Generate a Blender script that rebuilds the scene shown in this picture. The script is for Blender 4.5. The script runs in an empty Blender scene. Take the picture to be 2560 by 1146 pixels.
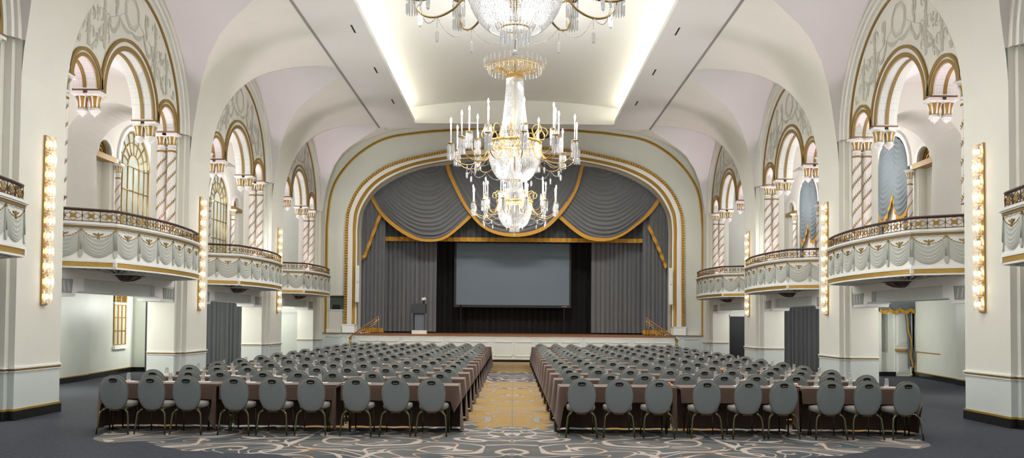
import bpy, math, random
from mathutils import Vector, Matrix
PI = math.pi
C = bpy.context.scene.collection
sin, cos, sqrt = math.sin, math.cos, math.sqrt
RND = random.Random(7)

# ------------------------------------------------------------------ materials
def lin(c):
    c = c / 255.0
    return c / 12.92 if c <= 0.04045 else ((c + 0.055) / 1.055) ** 2.4
def rgb(r, g, b): return (lin(r), lin(g), lin(b), 1.0)

class NT:
    def __init__(s, name):
        s.m = bpy.data.materials.new(name); s.m.use_nodes = True
        s.t = s.m.node_tree; s.t.nodes.clear()
        s.out = s.t.nodes.new('ShaderNodeOutputMaterial')
    def n(s, typ, ins=None, **kw):
        nd = s.t.nodes.new('ShaderNode' + typ)
        for k, v in kw.items(): setattr(nd, k, v)
        for k, v in (ins or {}).items():
            sock = nd.inputs[k]
            if hasattr(v, 'is_output'): s.t.links.new(v, sock)
            else: sock.default_value = v
        return nd
    def math(s, op, a, b=0.0, c=None):
        d = {0: a, 1: b}
        if c is not None: d[2] = c
        return s.n('Math', d, operation=op).outputs[0]
    def mix(s, f, a, b):
        nd = s.n('Mix', data_type='RGBA')
        for i, v in ((0, f), (6, a), (7, b)):
            if hasattr(v, 'is_output'): s.t.links.new(v, nd.inputs[i])
            else: nd.inputs[i].default_value = v
        return nd.outputs[2]
    def surf(s, sock): s.t.links.new(sock, s.out.inputs['Surface']); return s.m
    def step(s, v, a, b):
        return s.n('MapRange', {'Value': v, 'From Min': a, 'From Max': b}, clamp=True).outputs[0]

def simple(name, col, rough=0.6, metal=0.0, spec=0.5, noise=0.0, nscale=3.0, bump=0.0, bscale=40.0, sheen=0.0):
    """A procedural principled material: base colour varied by noise, optional bump."""
    t = NT(name)
    b = t.n('BsdfPrincipled', {'Roughness': rough, 'Metallic': metal, 'Specular IOR Level': spec})
    tc = t.n('TexCoord')
    nz = t.n('TexNoise', {'Vector': tc.outputs['Object'], 'Scale': nscale, 'Detail': 3.0})
    k = noise
    dark = (col[0] * (1 - k), col[1] * (1 - k), col[2] * (1 - k), 1); lite = (min(1, col[0] * (1 + k)), min(1, col[1] * (1 + k)), min(1, col[2] * (1 + k)), 1)
    t.t.links.new(t.mix(nz.outputs['Fac'], dark, lite), b.inputs['Base Color'])
    if sheen: b.inputs['Sheen Weight'].default_value = sheen
    if bump:
        n2 = t.n('TexNoise', {'Vector': tc.outputs['Object'], 'Scale': bscale, 'Detail': 2.0})
        bp = t.n('Bump', {'Strength': bump, 'Distance': 0.01, 'Height': n2.outputs['Fac']})
        t.t.links.new(bp.outputs[0], b.inputs['Normal'])
    return t.surf(b.outputs[0])

def emis(name, col, strength):
    t = NT(name)
    return t.surf(t.n('Emission', {'Color': col, 'Strength': strength}).outputs[0])

M = {}
M['plaster'] = simple('cream_plaster', rgb(222, 220, 209), 0.7, noise=0.04, nscale=1.5)
M['white'] = simple('white_plaster', rgb(232, 231, 225), 0.6, noise=0.03)
M['vault'] = simple('vault_plaster', rgb(216, 213, 211), 0.75, noise=0.05, nscale=0.8)
M['panel'] = simple('ceiling_panel_paint', rgb(222, 220, 215), 0.75, noise=0.03, nscale=0.8)
M['cove'] = simple('cove_paint', rgb(222, 221, 214), 0.8, noise=0.02)
M['sage'] = simple('sage_paint', rgb(206, 211, 206), 0.6, noise=0.04)
M['stagewall'] = simple('pale_green_plaster', rgb(214, 217, 206), 0.7, noise=0.05, nscale=1.2)
M['aisle'] = simple('mottled_aisle_plaster', rgb(212, 216, 205), 0.45, noise=0.12, nscale=1.1)
M['panelwhite'] = simple('white_panel_paint', rgb(216, 220, 214), 0.5, noise=0.02)
M['marble'] = simple('black_marble', rgb(30, 31, 28), 0.18, noise=0.7, nscale=9)
M['gold'] = simple('gold_leaf', rgb(186, 148, 66), 0.42, metal=0.5, noise=0.25, nscale=30, bump=0.3, bscale=60)
M['goldflat'] = simple('old_gold_paint', rgb(146, 118, 62), 0.5, metal=0.25, noise=0.15, nscale=20)
M['goldred'] = simple('copper_gold_paint', rgb(142, 106, 84), 0.5, metal=0.25, noise=0.15, nscale=20)
M['brass'] = simple('brass', rgb(172, 142, 86), 0.34, metal=0.75, noise=0.1, nscale=10)
M['bronze'] = simple('dark_bronze', rgb(88, 66, 44), 0.4, metal=0.7, noise=0.2, nscale=20)
M['darkrail'] = simple('dark_handrail', rgb(70, 42, 32), 0.35, noise=0.1)
M['boss'] = simple('brown_boss', rgb(88, 60, 42), 0.45, metal=0.3, noise=0.3, nscale=14)
M['swag'] = simple('grey_swag_relief', rgb(180, 182, 174), 0.7, noise=0.02)
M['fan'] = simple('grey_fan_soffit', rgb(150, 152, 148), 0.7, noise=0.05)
M['mural'] = simple('grey_mural_paint', rgb(190, 189, 176), 0.8, noise=0.06, nscale=8)
M['velvet'] = simple('grey_velvet', rgb(104, 106, 108), 0.85, noise=0.1, nscale=2, sheen=0.3)
M['velvetdark'] = simple('dark_grey_velvet', rgb(78, 82, 82), 0.85, noise=0.1, nscale=2, sheen=0.2)
M['drape'] = simple('black_velour', rgb(17, 15, 12), 0.95, noise=0.2)
M['goldfab'] = simple('gold_fringe', rgb(198, 146, 48), 0.7, noise=0.15, nscale=25)
M['bluefab'] = simple('blue_grey_curtain', rgb(112, 122, 124), 0.75, noise=0.06)
M['cloth'] = simple('brown_tablecloth', rgb(90, 68, 56), 0.75, noise=0.06, nscale=4, sheen=0.15)
M['chairfab'] = simple('grey_chair_fabric', rgb(126, 132, 133), 0.8, noise=0.08, nscale=35, bump=0.15, bscale=300)
M['seatfab'] = simple('grey_seat_fabric', rgb(128, 124, 118), 0.85, noise=0.1, nscale=40, bump=0.15, bscale=300)
M['chairmetal'] = simple('olive_bronze_tube', rgb(92, 90, 66), 0.25, metal=0.85, noise=0.12, nscale=12)
M['trim'] = simple('bronze_edge_band', rgb(132, 118, 90), 0.35, metal=0.6, noise=0.1)
M['black'] = simple('black_plastic', rgb(20, 20, 18), 0.3, noise=0.1)
M['woodtop'] = simple('plywood_table', rgb(150, 110, 75), 0.5, noise=0.1)
M['stagewood'] = simple('stage_oak', rgb(140, 92, 60), 0.35, noise=0.15, nscale=6)
M['lectern'] = simple('charcoal_laminate', rgb(56, 60, 60), 0.35, noise=0.05)
M['lecternpanel'] = simple('gloss_grey_panel', rgb(112, 118, 124), 0.12, metal=0.4, noise=0.05)
M['paper'] = simple('white_paper', rgb(240, 236, 226), 0.7, noise=0.01)
M['china'] = simple('white_china', rgb(238, 236, 230), 0.2, noise=0.01)
M['screenframe'] = simple('black_screen_frame', rgb(28, 30, 30), 0.6, noise=0.05)
M['plastic'] = simple('white_speaker_plastic', rgb(226, 224, 214), 0.4, noise=0.02)
M['petal'] = simple('white_petals', rgb(245, 240, 230), 0.6, noise=0.05)
M['stem'] = simple('dark_stem', rgb(46, 56, 34), 0.7, noise=0.2)
M['reveal'] = simple('grey_painted_shadow_line', rgb(140, 138, 132), 0.8, noise=0.05)  # stands in for the shade beside the ceiling panel
M['dark'] = simple('dark_opening', rgb(14, 15, 20), 0.6, noise=0.1)
M['candle'] = simple('candle_sleeve', rgb(244, 238, 226), 0.4, noise=0.01)
M['pinkwhite'] = simple('column_white', rgb(232, 226, 220), 0.55, noise=0.02)
M['bulb'] = emis('candle_bulb', (1.0, 0.95, 0.9, 1), 60.0)
M['sbulb'] = emis('sconce_bulb', (1.0, 0.84, 0.62, 1), 6.5)
M['cove_led'] = emis('cove_strip', (1.0, 0.95, 0.82, 1), 10.5)
M['uplamp'] = emis('uplight_lens', (1.0, 0.9, 0.96, 1), 9.0)

def mk_screen():
    t = NT('projection_screen_fabric')
    b = t.n('BsdfPrincipled', {'Base Color': rgb(102, 116, 127), 'Roughness': 0.55})
    return t.surf(b.outputs[0])
M['screen'] = mk_screen()

def mk_crystal():
    t = NT('cut_crystal')
    g = t.n('BsdfGlossy', {'Color': (.95, .95, .95, 1), 'Roughness': 0.10})
    d = t.n('BsdfDiffuse', {'Color': (0.66, 0.66, 0.66, 1)})
    tl = t.n('BsdfTranslucent', {'Color': (0.72, 0.71, 0.70, 1)})
    tr = t.n('BsdfTransparent', {'Color': (0.97, 0.97, 0.97, 1)})
    a = t.n('MixShader', {0: 0.35, 1: d.outputs[0], 2: tl.outputs[0]})
    b = t.n('MixShader', {0: 0.5, 1: a.outputs[0], 2: g.outputs[0]})
    c = t.n('MixShader', {0: 0.30, 1: b.outputs[0], 2: tr.outputs[0]})
    return t.surf(c.outputs[0])
M['crystal'] = mk_crystal()

def mk_glass(name, tint, alpha):
    t = NT(name)
    g = t.n('BsdfGlossy', {'Color': (1, 1, 1, 1), 'Roughness': 0.06})
    d = t.n('BsdfDiffuse', {'Color': tint})
    tr = t.n('BsdfTransparent', {'Color': (0.96, 0.96, 0.95, 1)})
    a = t.n('MixShader', {0: 0.5, 1: d.outputs[0], 2: g.outputs[0]})
    c = t.n('MixShader', {0: alpha, 1: a.outputs[0], 2: tr.outputs[0]})
    return t.surf(c.outputs[0])
M['glass'] = mk_glass('drinking_glass', (0.42, 0.41, 0.39, 1), 0.52)

def mk_frost():
    t = NT('seeded_sconce_glass')
    tc = t.n('TexCoord')
    nz = t.n('TexNoise', {'Vector': tc.outputs['Object'], 'Scale': 22.0, 'Detail': 2.0})
    f = t.step(nz.outputs['Fac'], 0.35, 0.75)
    tl = t.n('BsdfTranslucent', {'Color': (1.0, 0.95, 0.88, 1)})
    g = t.n('BsdfGlossy', {'Color': (1, 0.97, 0.92, 1), 'Roughness': 0.2})
    tr = t.n('BsdfTransparent', {'Color': (1.0, 0.97, 0.92, 1)})
    a = t.n('MixShader', {0: 0.25, 1: tl.outputs[0], 2: g.outputs[0]})
    c = t.n('MixShader', {0: f, 1: tr.outputs[0], 2: a.outputs[0]})
    return t.surf(c.outputs[0])
M['frost'] = mk_frost()

def mk_pane(name, col):
    t = NT(name)
    b = t.n('BsdfPrincipled', {'Base Color': col, 'Roughness': 0.08, 'Metallic': 0.35})
    return t.surf(b.outputs[0])
M['pane'] = mk_pane('mirror_pane', rgb(196, 204, 192))
M['paneplain'] = simple('frosted_pane', rgb(196, 190, 176), 0.4, noise=0.04)
M['boothglass'] = mk_pane('booth_glass', rgb(96, 106, 102))

def mk_key():
    """soffit plaster with a small meander of raised squares"""
    t = NT('greek_key_soffit')
    tc = t.n('TexCoord')
    br = t.n('TexBrick', {'Vector': tc.outputs['Object'], 'Color1': rgb(226, 226, 220), 'Color2': rgb(222, 222, 216), 'Mortar': rgb(208, 209, 204),
                          'Scale': 9.0, 'Mortar Size': 0.03, 'Brick Width': 0.5, 'Row Height': 0.5})
    b = t.n('BsdfPrincipled', {'Base Color': br.outputs[0], 'Roughness': 0.6})
    return t.surf(b.outputs[0])
M['key'] = mk_key()

def mk_grille():
    t = NT('perforated_grille')
    tc = t.n('TexCoord')
    v = t.n('TexVoronoi', {'Vector': tc.outputs['Object'], 'Scale': 28.0, 'Randomness': 0.0})
    c = t.mix(t.step(v.outputs['Distance'], 0.28, 0.36), rgb(60, 60, 58), rgb(190, 188, 180))
    b = t.n('BsdfPrincipled', {'Base Color': c, 'Roughness': 0.6})
    return t.surf(b.outputs[0])
M['grille'] = mk_grille()

def mk_candy():
    t = NT('wrapped_candy')
    oi = t.n('TexCoord')
    v = t.n('TexVoronoi', {'Vector': oi.outputs['Object'], 'Scale': 34.0})
    cr = t.n('ValToRGB', {'Fac': t.n('SeparateColor', {0: v.outputs['Color']}).outputs[0]})
    e = cr.color_ramp; e.interpolation = 'CONSTANT'
    cols = [rgb(214, 60, 60), rgb(238, 226, 150), rgb(120, 190, 130), rgb(240, 160, 170), rgb(236, 232, 214), rgb(226, 190, 60)]
    e.elements[0].color = cols[0]; e.elements[1].position = 0.2; e.elements[1].color = cols[1]
    for i in range(2, 6):
        q = e.elements.new(i / 6.0 + 0.03); q.color = cols[i]
    b = t.n('BsdfPrincipled', {'Base Color': cr.outputs[0], 'Roughness': 0.35})
    return t.surf(b.outputs[0])
M['candy'] = mk_candy()

def mk_carpet():
    t = NT('scroll_patterned_carpet')
    geo = t.n('NewGeometry')
    sp = t.n('SeparateXYZ', {0: geo.outputs['Position']})
    ax = t.math('ABSOLUTE', sp.outputs[0]); y = sp.outputs[1]
    p = t.n('CombineXYZ', {0: ax, 1: y, 2: 0.0}).outputs[0]
    # swirl warp around scattered centres
    vor = t.n('TexVoronoi', {'Vector': p, 'Scale': 0.85, 'Randomness': 0.85}, voronoi_dimensions='2D')
    d = t.n('VectorMath', {0: t.n('VectorMath', {0: p, 'Scale': 1.0}, operation='SCALE').outputs[0], 1: vor.outputs['Position']}, operation='SUBTRACT').outputs[0]
    ds = t.n('SeparateXYZ', {0: d})
    ang = t.math('ARCTAN2', ds.outputs[1], ds.outputs[0])
    r = t.n('VectorMath', {0: d}, operation='LENGTH').outputs['Value']
    nz = t.n('TexNoise', {'Vector': p, 'Scale': 1.0, 'Detail': 1.0})
    nzf = nz.outputs['Fac']
    spiral = t.math('ADD', t.math('MULTIPLY', ang, 1 / (2 * PI)), t.math('MULTIPLY', r, 2.2))
    spiral = t.math('ADD', spiral, t.math('MULTIPLY', nzf, 1.6))
    fs = t.math('ABSOLUTE', t.math('SUBTRACT', t.math('FRACT', spiral), 0.5))
    n2 = t.n('TexNoise', {'Vector': p, 'Scale': 0.55, 'Detail': 0.0, 'Distortion': 1.6}).outputs['Fac']
    f2 = t.math('ABSOLUTE', t.math('SUBTRACT', t.math('FRACT', t.math('MULTIPLY', n2, 9.0)), 0.5))
    wv = t.n('TexNoise', {'Vector': p, 'Scale': 1.3}).outputs['Fac']
    wid = t.math('MULTIPLY', t.step(wv, 0.30, 0.75), 0.14)
    def band(f, w, o): return t.math('LESS_THAN', f, t.math('ADD', w, o))
    light = t.math('MAXIMUM', band(fs, wid, 0.02), band(f2, wid, 0.0))
    orange = t.math('MAXIMUM', band(fs, wid, 0.06), band(f2, wid, 0.035))
    # zones of the pattern: position along the hall and nearness to the centre line
    n3 = t.n('TexNoise', {'Vector': p, 'Scale': 0.7, 'Detail': 1.0, 'Distortion': 1.5}).outputs['Fac']
    yr = t.n('ValToRGB', {'Fac': t.step(t.math('ADD', y, t.math('MULTIPLY', t.math('SUBTRACT', n3, 0.5), 2.5)), 10.0, 38.0)})
    e = yr.color_ramp
    def P(v): return (v - 10.0) / 28.0
    keys = [(10.0, 0.0), (13.4, 0.0), (14.6, 0.55), (15.6, 0.85), (20.5, 0.8), (21.6, 0.5), (24.5, 0.75), (26.2, 0.1), (29.6, 0.0), (30.6, 0.85), (36.0, 0.8)]
    e.elements[0].position = 0; e.elements[0].color = (0, 0, 0, 1); e.elements[1].position = 1.0; e.elements[1].color = (.8, .8, .8, 1)
    for yy, v in keys[1:-1]:
        q = e.elements.new(P(yy)); q.color = (v, v, v, 1)
    zone = yr.outputs[0]
    goldmask = t.step(t.math('ADD', n3, t.math('MULTIPLY', t.math('SUBTRACT', zone, 0.5), 0.9)), 0.5, 0.54)
    base = t.mix(t.step(n2, 0.38, 0.62), rgb(70, 78, 82), rgb(98, 99, 98))
    base = t.mix(goldmask, base, rgb(150, 120, 62))
    linecol = t.mix(t.math('MULTIPLY', goldmask, 0.7), rgb(168, 161, 156), rgb(116, 118, 122))
    col = t.mix(orange, base, rgb(134, 94, 50))
    col = t.mix(light, col, linecol)
    # centre seam line
    col = t.mix(t.math('LESS_THAN', ax, 0.006), col, rgb(110, 106, 98))
    # extent of the patterned field
    edge = t.math('ADD', ax, t.math('MULTIPLY', t.math('SUBTRACT', nzf, 0.5), 2.2))
    lim = t.math('MINIMUM', 6.3, t.math('ADD', 2.4, t.math('MULTIPLY', t.math('SUBTRACT', y, 11.0), 2.4)))
    infield = t.math('LESS_THAN', edge, lim)
    # plain ribbed border
    rib = t.n('TexWave', {'Vector': geo.outputs['Position'], 'Scale': 5.0, 'Distortion': 7.0, 'Detail': 3.0, 'Detail Scale': 2.5}, bands_direction='Y')
    border = t.mix(rib.outputs['Fac'], rgb(50, 52, 58), rgb(68, 70, 76))
    col = t.mix(infield, border, col)
    b = t.n('BsdfPrincipled', {'Base Color': col, 'Roughness': 0.95, 'Specular IOR Level': 0.15})
    return t.surf(b.outputs[0])
M['carpet'] = mk_carpet()

# ------------------------------------------------------------------ geometry
class MB:
    """collects verts and faces with material slots; build() links ONE mesh object"""
    def __init__(s): s.v = []; s.f = []; s.mi = []; s.sm = []; s.mats = []
    def mat(s, m):
        if m not in s.mats: s.mats.append(m)
        return s.mats.index(m)
    def add(s, vs, fs, m, smooth=False):
        o = len(s.v); k = s.mat(m); s.v += [tuple(v) for v in vs]
        for f in fs: s.f.append([i + o for i in f]); s.mi.append(k); s.sm.append(smooth)
        return s
    def box(s, x0, x1, y0, y1, z0, z1, m):
        vs = [(x, y, z) for z in (z0, z1) for y in (y0, y1) for x in (x0, x1)]
        return s.add(vs, [(0, 2, 3, 1), (4, 5, 7, 6), (0, 1, 5, 4), (2, 6, 7, 3), (0, 4, 6, 2), (1, 3, 7, 5)], m)
    def tube(s, pts, r, m, n=6, closed=False, caps=True, smooth=True):
        pts = [Vector(p) for p in pts]; N = len(pts); vs = []; fs = []
        rr = r if isinstance(r, (list, tuple)) else [r] * N
        prev = None
        for i, p in enumerate(pts):
            a = pts[(i + 1) % N] if (closed or i < N - 1) else p
            b = pts[i - 1] if (closed or i > 0) else p
            t = (a - b); t = t.normalized() if t.length > 1e-9 else Vector((0, 0, 1))
            if prev is None:
                u = t.orthogonal().normalized()
            else:
                u = (prev - t * prev.dot(t)); u = u.normalized() if u.length > 1e-6 else t.orthogonal().normalized()
            prev = u; w = t.cross(u)
            for k in range(n):
                an = 2 * PI * k / n
                vs.append(p + (u * cos(an) + w * sin(an)) * rr[i])
        for i in range(N if closed else N - 1):
            j = (i + 1) % N
            for k in range(n):
                l = (k + 1) % n
                fs.append((i * n + k, i * n + l, j * n + l, j * n + k))
        if caps and not closed:
            fs.append(tuple(range(n))[::-1]); fs.append(tuple((N - 1) * n + k for k in range(n)))
        return s.add(vs, fs, m, smooth)
    def lathe(s, prof, m, n=16, c=(0, 0, 0), smooth=True, cap=True, a0=0, a1=2 * PI):
        full = abs(a1 - a0 - 2 * PI) < 1e-6
        vs = []; fs = []; K = len(prof); nn = n if full else n + 1
        for i in range(nn):
            a = a0 + (a1 - a0) * i / n
            for (r, z) in prof: vs.append((c[0] + r * cos(a), c[1] + r * sin(a), c[2] + z))
        for i in range(n):
            j = (i + 1) % nn
            for k in range(K - 1): fs.append((i * K + k, j * K + k, j * K + k + 1, i * K + k + 1))
        if cap and full:
            if prof[0][0] > 1e-4: fs.append(tuple(i * K for i in range(n))[::-1])
            if prof[-1][0] > 1e-4: fs.append(tuple(i * K + K - 1 for i in range(n)))
        return s.add(vs, fs, m, smooth)
    def grid(s, fn, nu, nv, m, smooth=True):
        vs = [fn(i / nu, j / nv) for i in range(nu + 1) for j in range(nv + 1)]
        w = nv + 1
        fs = [(i * w + j, (i + 1) * w + j, (i + 1) * w + j + 1, i * w + j + 1) for i in range(nu) for j in range(nv)]
        return s.add(vs, fs, m, smooth)
    def prism(s, poly, fr, m, smooth=False):
        """extrude a 2D outline; fr(u, v, k) gives the 3D point for k = 0, 1"""
        n = len(poly)
        vs = [fr(u, v, 0) for u, v in poly] + [fr(u, v, 1) for u, v in poly]
        fs = [tuple(range(n))[::-1], tuple(range(n, 2 * n))] + [(i, (i + 1) % n, n + (i + 1) % n, n + i) for i in range(n)]
        return s.add(vs, fs, m, smooth)
    def sweep(s, path, prof, m, closed=False, smooth=False, caps=True):
        """path: list of (origin, A, B) frames; prof: list of (a, b)"""
        n = len(prof); vs = []; fs = []
        for o, A, B in path:
            o = Vector(o); A = Vector(A); B = Vector(B)
            for a, b in prof: vs.append(o + A * a + B * b)
        N = len(path)
        for i in range(N if closed else N - 1):
            j = (i + 1) % N
            for k in range(n):
                l = (k + 1) % n
                fs.append((i * n + k, j * n + k, j * n + l, i * n + l))
        if caps and not closed:
            fs.append(tuple(range(n))); fs.append(tuple((N - 1) * n + k for k in range(n))[::-1])
        return s.add(vs, fs, m, smooth)
    def mesh(s, name):
        me = bpy.data.meshes.new(name)
        me.from_pydata(s.v, [], s.f)
        for m in s.mats: me.materials.append(m)
        me.polygons.foreach_set('material_index', s.mi)
        me.polygons.foreach_set('use_smooth', s.sm)
        me.update()
        return me
    def build(s, name, parent=None, loc=None):
        return put(name, s.mesh(name), parent, loc)

def put(name, me, parent=None, loc=None, rz=0.0, scale=None):
    o = bpy.data.objects.new(name, me); C.objects.link(o)
    if parent: o.parent = parent
    if loc: o.location = loc
    if rz: o.rotation_euler = (0, 0, rz)
    if scale: o.scale = scale
    return o
def tag(o, label, cat, group=None, kind=None):
    if label: o['label'] = label
    if cat: o['category'] = cat
    if group: o['group'] = group
    if kind: o['kind'] = kind
    return o
def struct(o, label=None, cat=None):
    o['kind'] = 'structure'
    if label: o['label'] = label
    if cat: o['category'] = cat
    return o
def thing(name, label, cat, loc=(0, 0, 0), rz=0.0, group=None):
    o = bpy.data.objects.new(name, None); C.objects.link(o); o.empty_display_size = 0.1
    o.location = loc; o.rotation_euler = (0, 0, rz)
    return tag(o, label, cat, group)
def dup(root, loc, rz=None, label=None, group=None):
    def cp(o, par):
        c = o.copy(); C.objects.link(c)
        if par: c.parent = par
        for ch in list(o.children): cp(ch, c)
        return c
    r = cp(root, None); r.location = loc
    if rz is not None: r.rotation_euler = (0, 0, rz)
    if label: r['label'] = label
    if group: r['group'] = group
    return r
def arcpts(cy, cz, r, a0, a1, n):
    return [(cy + r * cos(a0 + (a1 - a0) * i / n), cz + r * sin(a0 + (a1 - a0) * i / n)) for i in range(n + 1)]
ORD = ['first', 'second', 'third', 'fourth', 'fifth', 'sixth', 'seventh', 'eighth', 'ninth', 'tenth', 'eleventh', 'twelfth', 'thirteenth', 'fourteenth']
SIDE = {-1: 'left', 1: 'right'}
XP = 8.57            # hall face of the pillars
PY = [15.565 + 7.77 * k for k in range(-1, 3)]     # pillar centres
BY = [19.45 + 7.77 * k for k in range(-1, 3)]      # bay centres
YW = 38.85            # stage wall
# ------------------------------------------------------------------ floor
b = MB(); b.box(-15, 15, 1.0, 40, -0.1, 0, M['carpet']); struct(b.build('floor'), 'dark grey carpet with swirling scroll pattern')

# main vault half profile (x, z)
PROF = [(8.57, 6.0), (8.53, 6.5), (8.45, 7.0), (8.34, 7.5), (8.18, 7.98), (7.88, 8.53), (7.45, 8.98), (7.0, 9.25), (6.4, 9.50), (5.95, 9.64), (5.57, 9.745), (4.6, 10.0), (3.3, 10.25), (1.8, 10.42), (0.0, 10.5)]
def prof_x(z):
    for (x0, z0), (x1, z1) in zip(PROF, PROF[1:]):
        if z0 <= z <= z1: return x0 + (x1 - x0) * (z - z0) / (z1 - z0)
    return 8.57 if z < 6 else 0
RC = 3.14; SP = 6.6
def densify(pr, k):
    out = []
    for (x0, z0), (x1, z1) in zip(pr, pr[1:]):
        for i in range(k): out.append((x0 + (x1 - x0) * i / k, z0 + (z1 - z0) * i / k))
    return out + [pr[-1]]
def smoothprof(pr, k):
    out = []
    n = len(pr)
    for i in range(n - 1):
        p0 = pr[max(i - 1, 0)]; p1 = pr[i]; p2 = pr[i + 1]; p3 = pr[min(i + 2, n - 1)]
        for j in range(k):
            t = j / k
            out.append(tuple(0.5 * ((2 * p1[a]) + (-p0[a] + p2[a]) * t + (2 * p0[a] - 5 * p1[a] + 4 * p2[a] - p3[a]) * t * t + (-p0[a] + 3 * p1[a] - 3 * p2[a] + p3[a]) * t ** 3) for a in (0, 1)))
    return out + [pr[-1]]
SPROF = smoothprof(PROF[:11], 5)
def halfw(z):
    if z <= SP: return RC
    d = RC * RC - (z - SP) ** 2
    return sqrt(d) if d > 0 else 0.0
EP = [(8.57, 6.0), (8.56, 6.6), (8.52, 7.3), (8.40, 8.0), (8.08, 8.75), (7.6, 9.35), (6.9, 9.85), (6.0, 10.22), (5.0, 10.45), (3.4, 10.65), (0, 10.8)]
SEP = smoothprof(EP, 4)
def ep_z(x):
    for (x0, z0), (x1, z1) in zip(SEP, SEP[1:]):
        if x1 <= x <= x0: return z0 + (z1 - z0) * (x0 - x) / (x0 - x1 + 1e-9)
    return 6.0
for s in (-1, 1):
    b = MB()
    # barrel web between two cross vaults, widening upwards
    for py in PY + [PY[-1] + 7.77]:
        y0c, y1c = py - 3.885, py + 3.885
        last = py > 35
        def f(u, v):
            x, z = SPROF[int(round(u * (len(SPROF) - 1)))]
            h = halfw(z)
            a, c_ = y0c + h, y1c - h
            if last: c_ = YW + .02
            y = a + (c_ - a) * v
            if last: z += max(0, ep_z(x) - z) * max(0, (y - 34.99) / (YW - 34.99)) ** 1.2
            return (s * x, y, z)
        b.grid(f, len(SPROF) - 1, 6, M['plaster'])
    # cross vaults running in from each lunette to a point at the ceiling panel
    for by in BY:
        def g(u, v):
            th = PI * v
            yy = RC * cos(th); z = SP + RC * sin(th)
            xi = prof_x(min(z, 9.745))
            return (s * (8.60 + (xi - 8.60) * u), by + yy, z)
        b.grid(g, 14, 48, M['vault'])
    o = b.build('ceiling'); struct(o, 'pale groin vaulting above the %s hand arches' % SIDE[s])

# end strip of ceiling above the stage arch
b = MB()
def f(u, v):
    x = -5.6 + 11.2 * u; y = 34.99 + (YW + .02 - 34.99) * v
    return (x, y, 9.83 + (ep_z(abs(x)) - 9.83) * v ** 1.2)
b.grid(f, 40, 8, M['plaster'])
struct(b.build('ceiling'), 'cream ceiling strip in front of the stage arch')

# flat hung panel with a light cove opening
b = MB()
for s in (-1, 1):
    x0, x1 = sorted((s * 4.03, s * 5.57)); b.box(x0, x1, 2.0, 35.3, 9.74, 9.82, M['panel'])
    x0, x1 = sorted((s * 5.57, s * 5.63)); b.box(x0, x1, 2.0, 35.3, 9.715, 9.9, M['reveal'])  # grey strip painting in the shadow line at the panel's outer edge
    x0, x1 = sorted((s * 4.03, s * 4.07)); b.box(x0, x1, 2.0, 34.5, 9.82, 9.90, M['panel'])
    x0, x1 = sorted((s * 4.7, s * 4.64)); b.box(x0, x1, 2.0, 34.6, 9.82, 10.5, M['cove'])
b.box(-4.03, 4.03, 34.5, 35.3, 9.74, 9.82, M['panel']); b.box(-5.63, 5.63, 35.3, 35.34, 9.735, 9.95, M['panel'])
b.box(-4.7, 4.7, 34.6, 34.66, 9.82, 10.9, M['cove'])
def cz(x): return 10.33 + 0.39 * (1 - (x / 4.7) ** 2)
b.grid(lambda u, v: (-4.7 + 9.4 * u, 2 + 32.6 * v, cz(-4.7 + 9.4 * u)), 24, 1, M['cove'])
struct(b.build('ceiling'), 'flat white ceiling panel with a recessed curved centre lit from its edges')
for s in (-1, 1):
    b = MB(); x0, x1 = sorted((s * 4.36, s * 4.46)); b.box(x0, x1, 6.0, 34.2, 9.84, 9.87, M['cove_led'])
    tag(b.build('cove_light'), 'long warm strip light hidden in the %s edge of the ceiling recess' % SIDE[s], 'light', 'cove lights')
k = 0
for s in (-1, 1):
    for yy, nm in ((23.3, 'nearest to the viewer'), (27.17, 'in the middle'), (31.08, 'farthest from the viewer')):
        b = MB(); b.box(-0.025, 0.025, -0.3, 0.3, -0.012, 0.0, M['dark'])
        b.box(-0.035, -0.025, -0.31, 0.31, -0.014, 0.0, M['panel']); b.box(0.025, 0.035, -0.31, 0.31, -0.014, 0.0, M['panel'])
        tag(b.build('ceiling_slot', loc=(s * 4.43, yy, 9.74)), 'thin black slot in the %s ceiling panel, %s of its three' % (SIDE[s], nm), 'ceiling vent', 'ceiling slots')

# ------------------------------------------------------------------ pillars
NEAR = {0: 'first', 1: 'nearest', 2: 'second', 3: 'third', 4: 'fourth'}
PCEN = list(enumerate(PY)) + [(4, 38.0)]
def pillar_mb(s, y0, y1, xo=9.5):
    b = MB()
    steps = [(XP, 0.0), (8.68, -0.11), (8.80, -0.24)]
    def ring(z0, z1, off, m):
        for i, (x, d) in enumerate(steps):
            a, c_ = sorted((s * (x - off), s * xo)); 
            b.box(a, c_, y0 + d - off, y1 - d + off, z0, z1, m)
    ring(0, 0.16, 0.03, M['marble']); ring(0.16, 0.195, 0.02, M['gold']); ring(0.195, 0.83, 0, M['sage'])
    ring(0.83, 0.845, 0.02, M['white']); ring(0.845, 0.885, 0.012, M['goldflat']); ring(0.885, 0.915, 0.03, M['white'])
    ring(0.915, 6.6, 0, M['plaster'])
    for z0, z1 in ((6.6, 8.0),):
        pass
    return b
for s in (-1, 1):
    for k, py in PCEN:
        if k < 4: y0, y1 = py - .745, py + .745
        else: y0, y1 = 38.13, YW + 0.6
        o = pillar_mb(s, y0, y1).build('pillar')
        lab = {0: 'cream pillar on the %s beyond the frame', 1: 'nearest cream pillar on the %s with sage base', 2: 'second cream pillar on the %s with sage base', 3: 'third cream pillar on the %s with sage base', 4: 'cream pilaster in the %s corner beside the stage'}[k] % SIDE[s]
        struct(o, lab)

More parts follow.
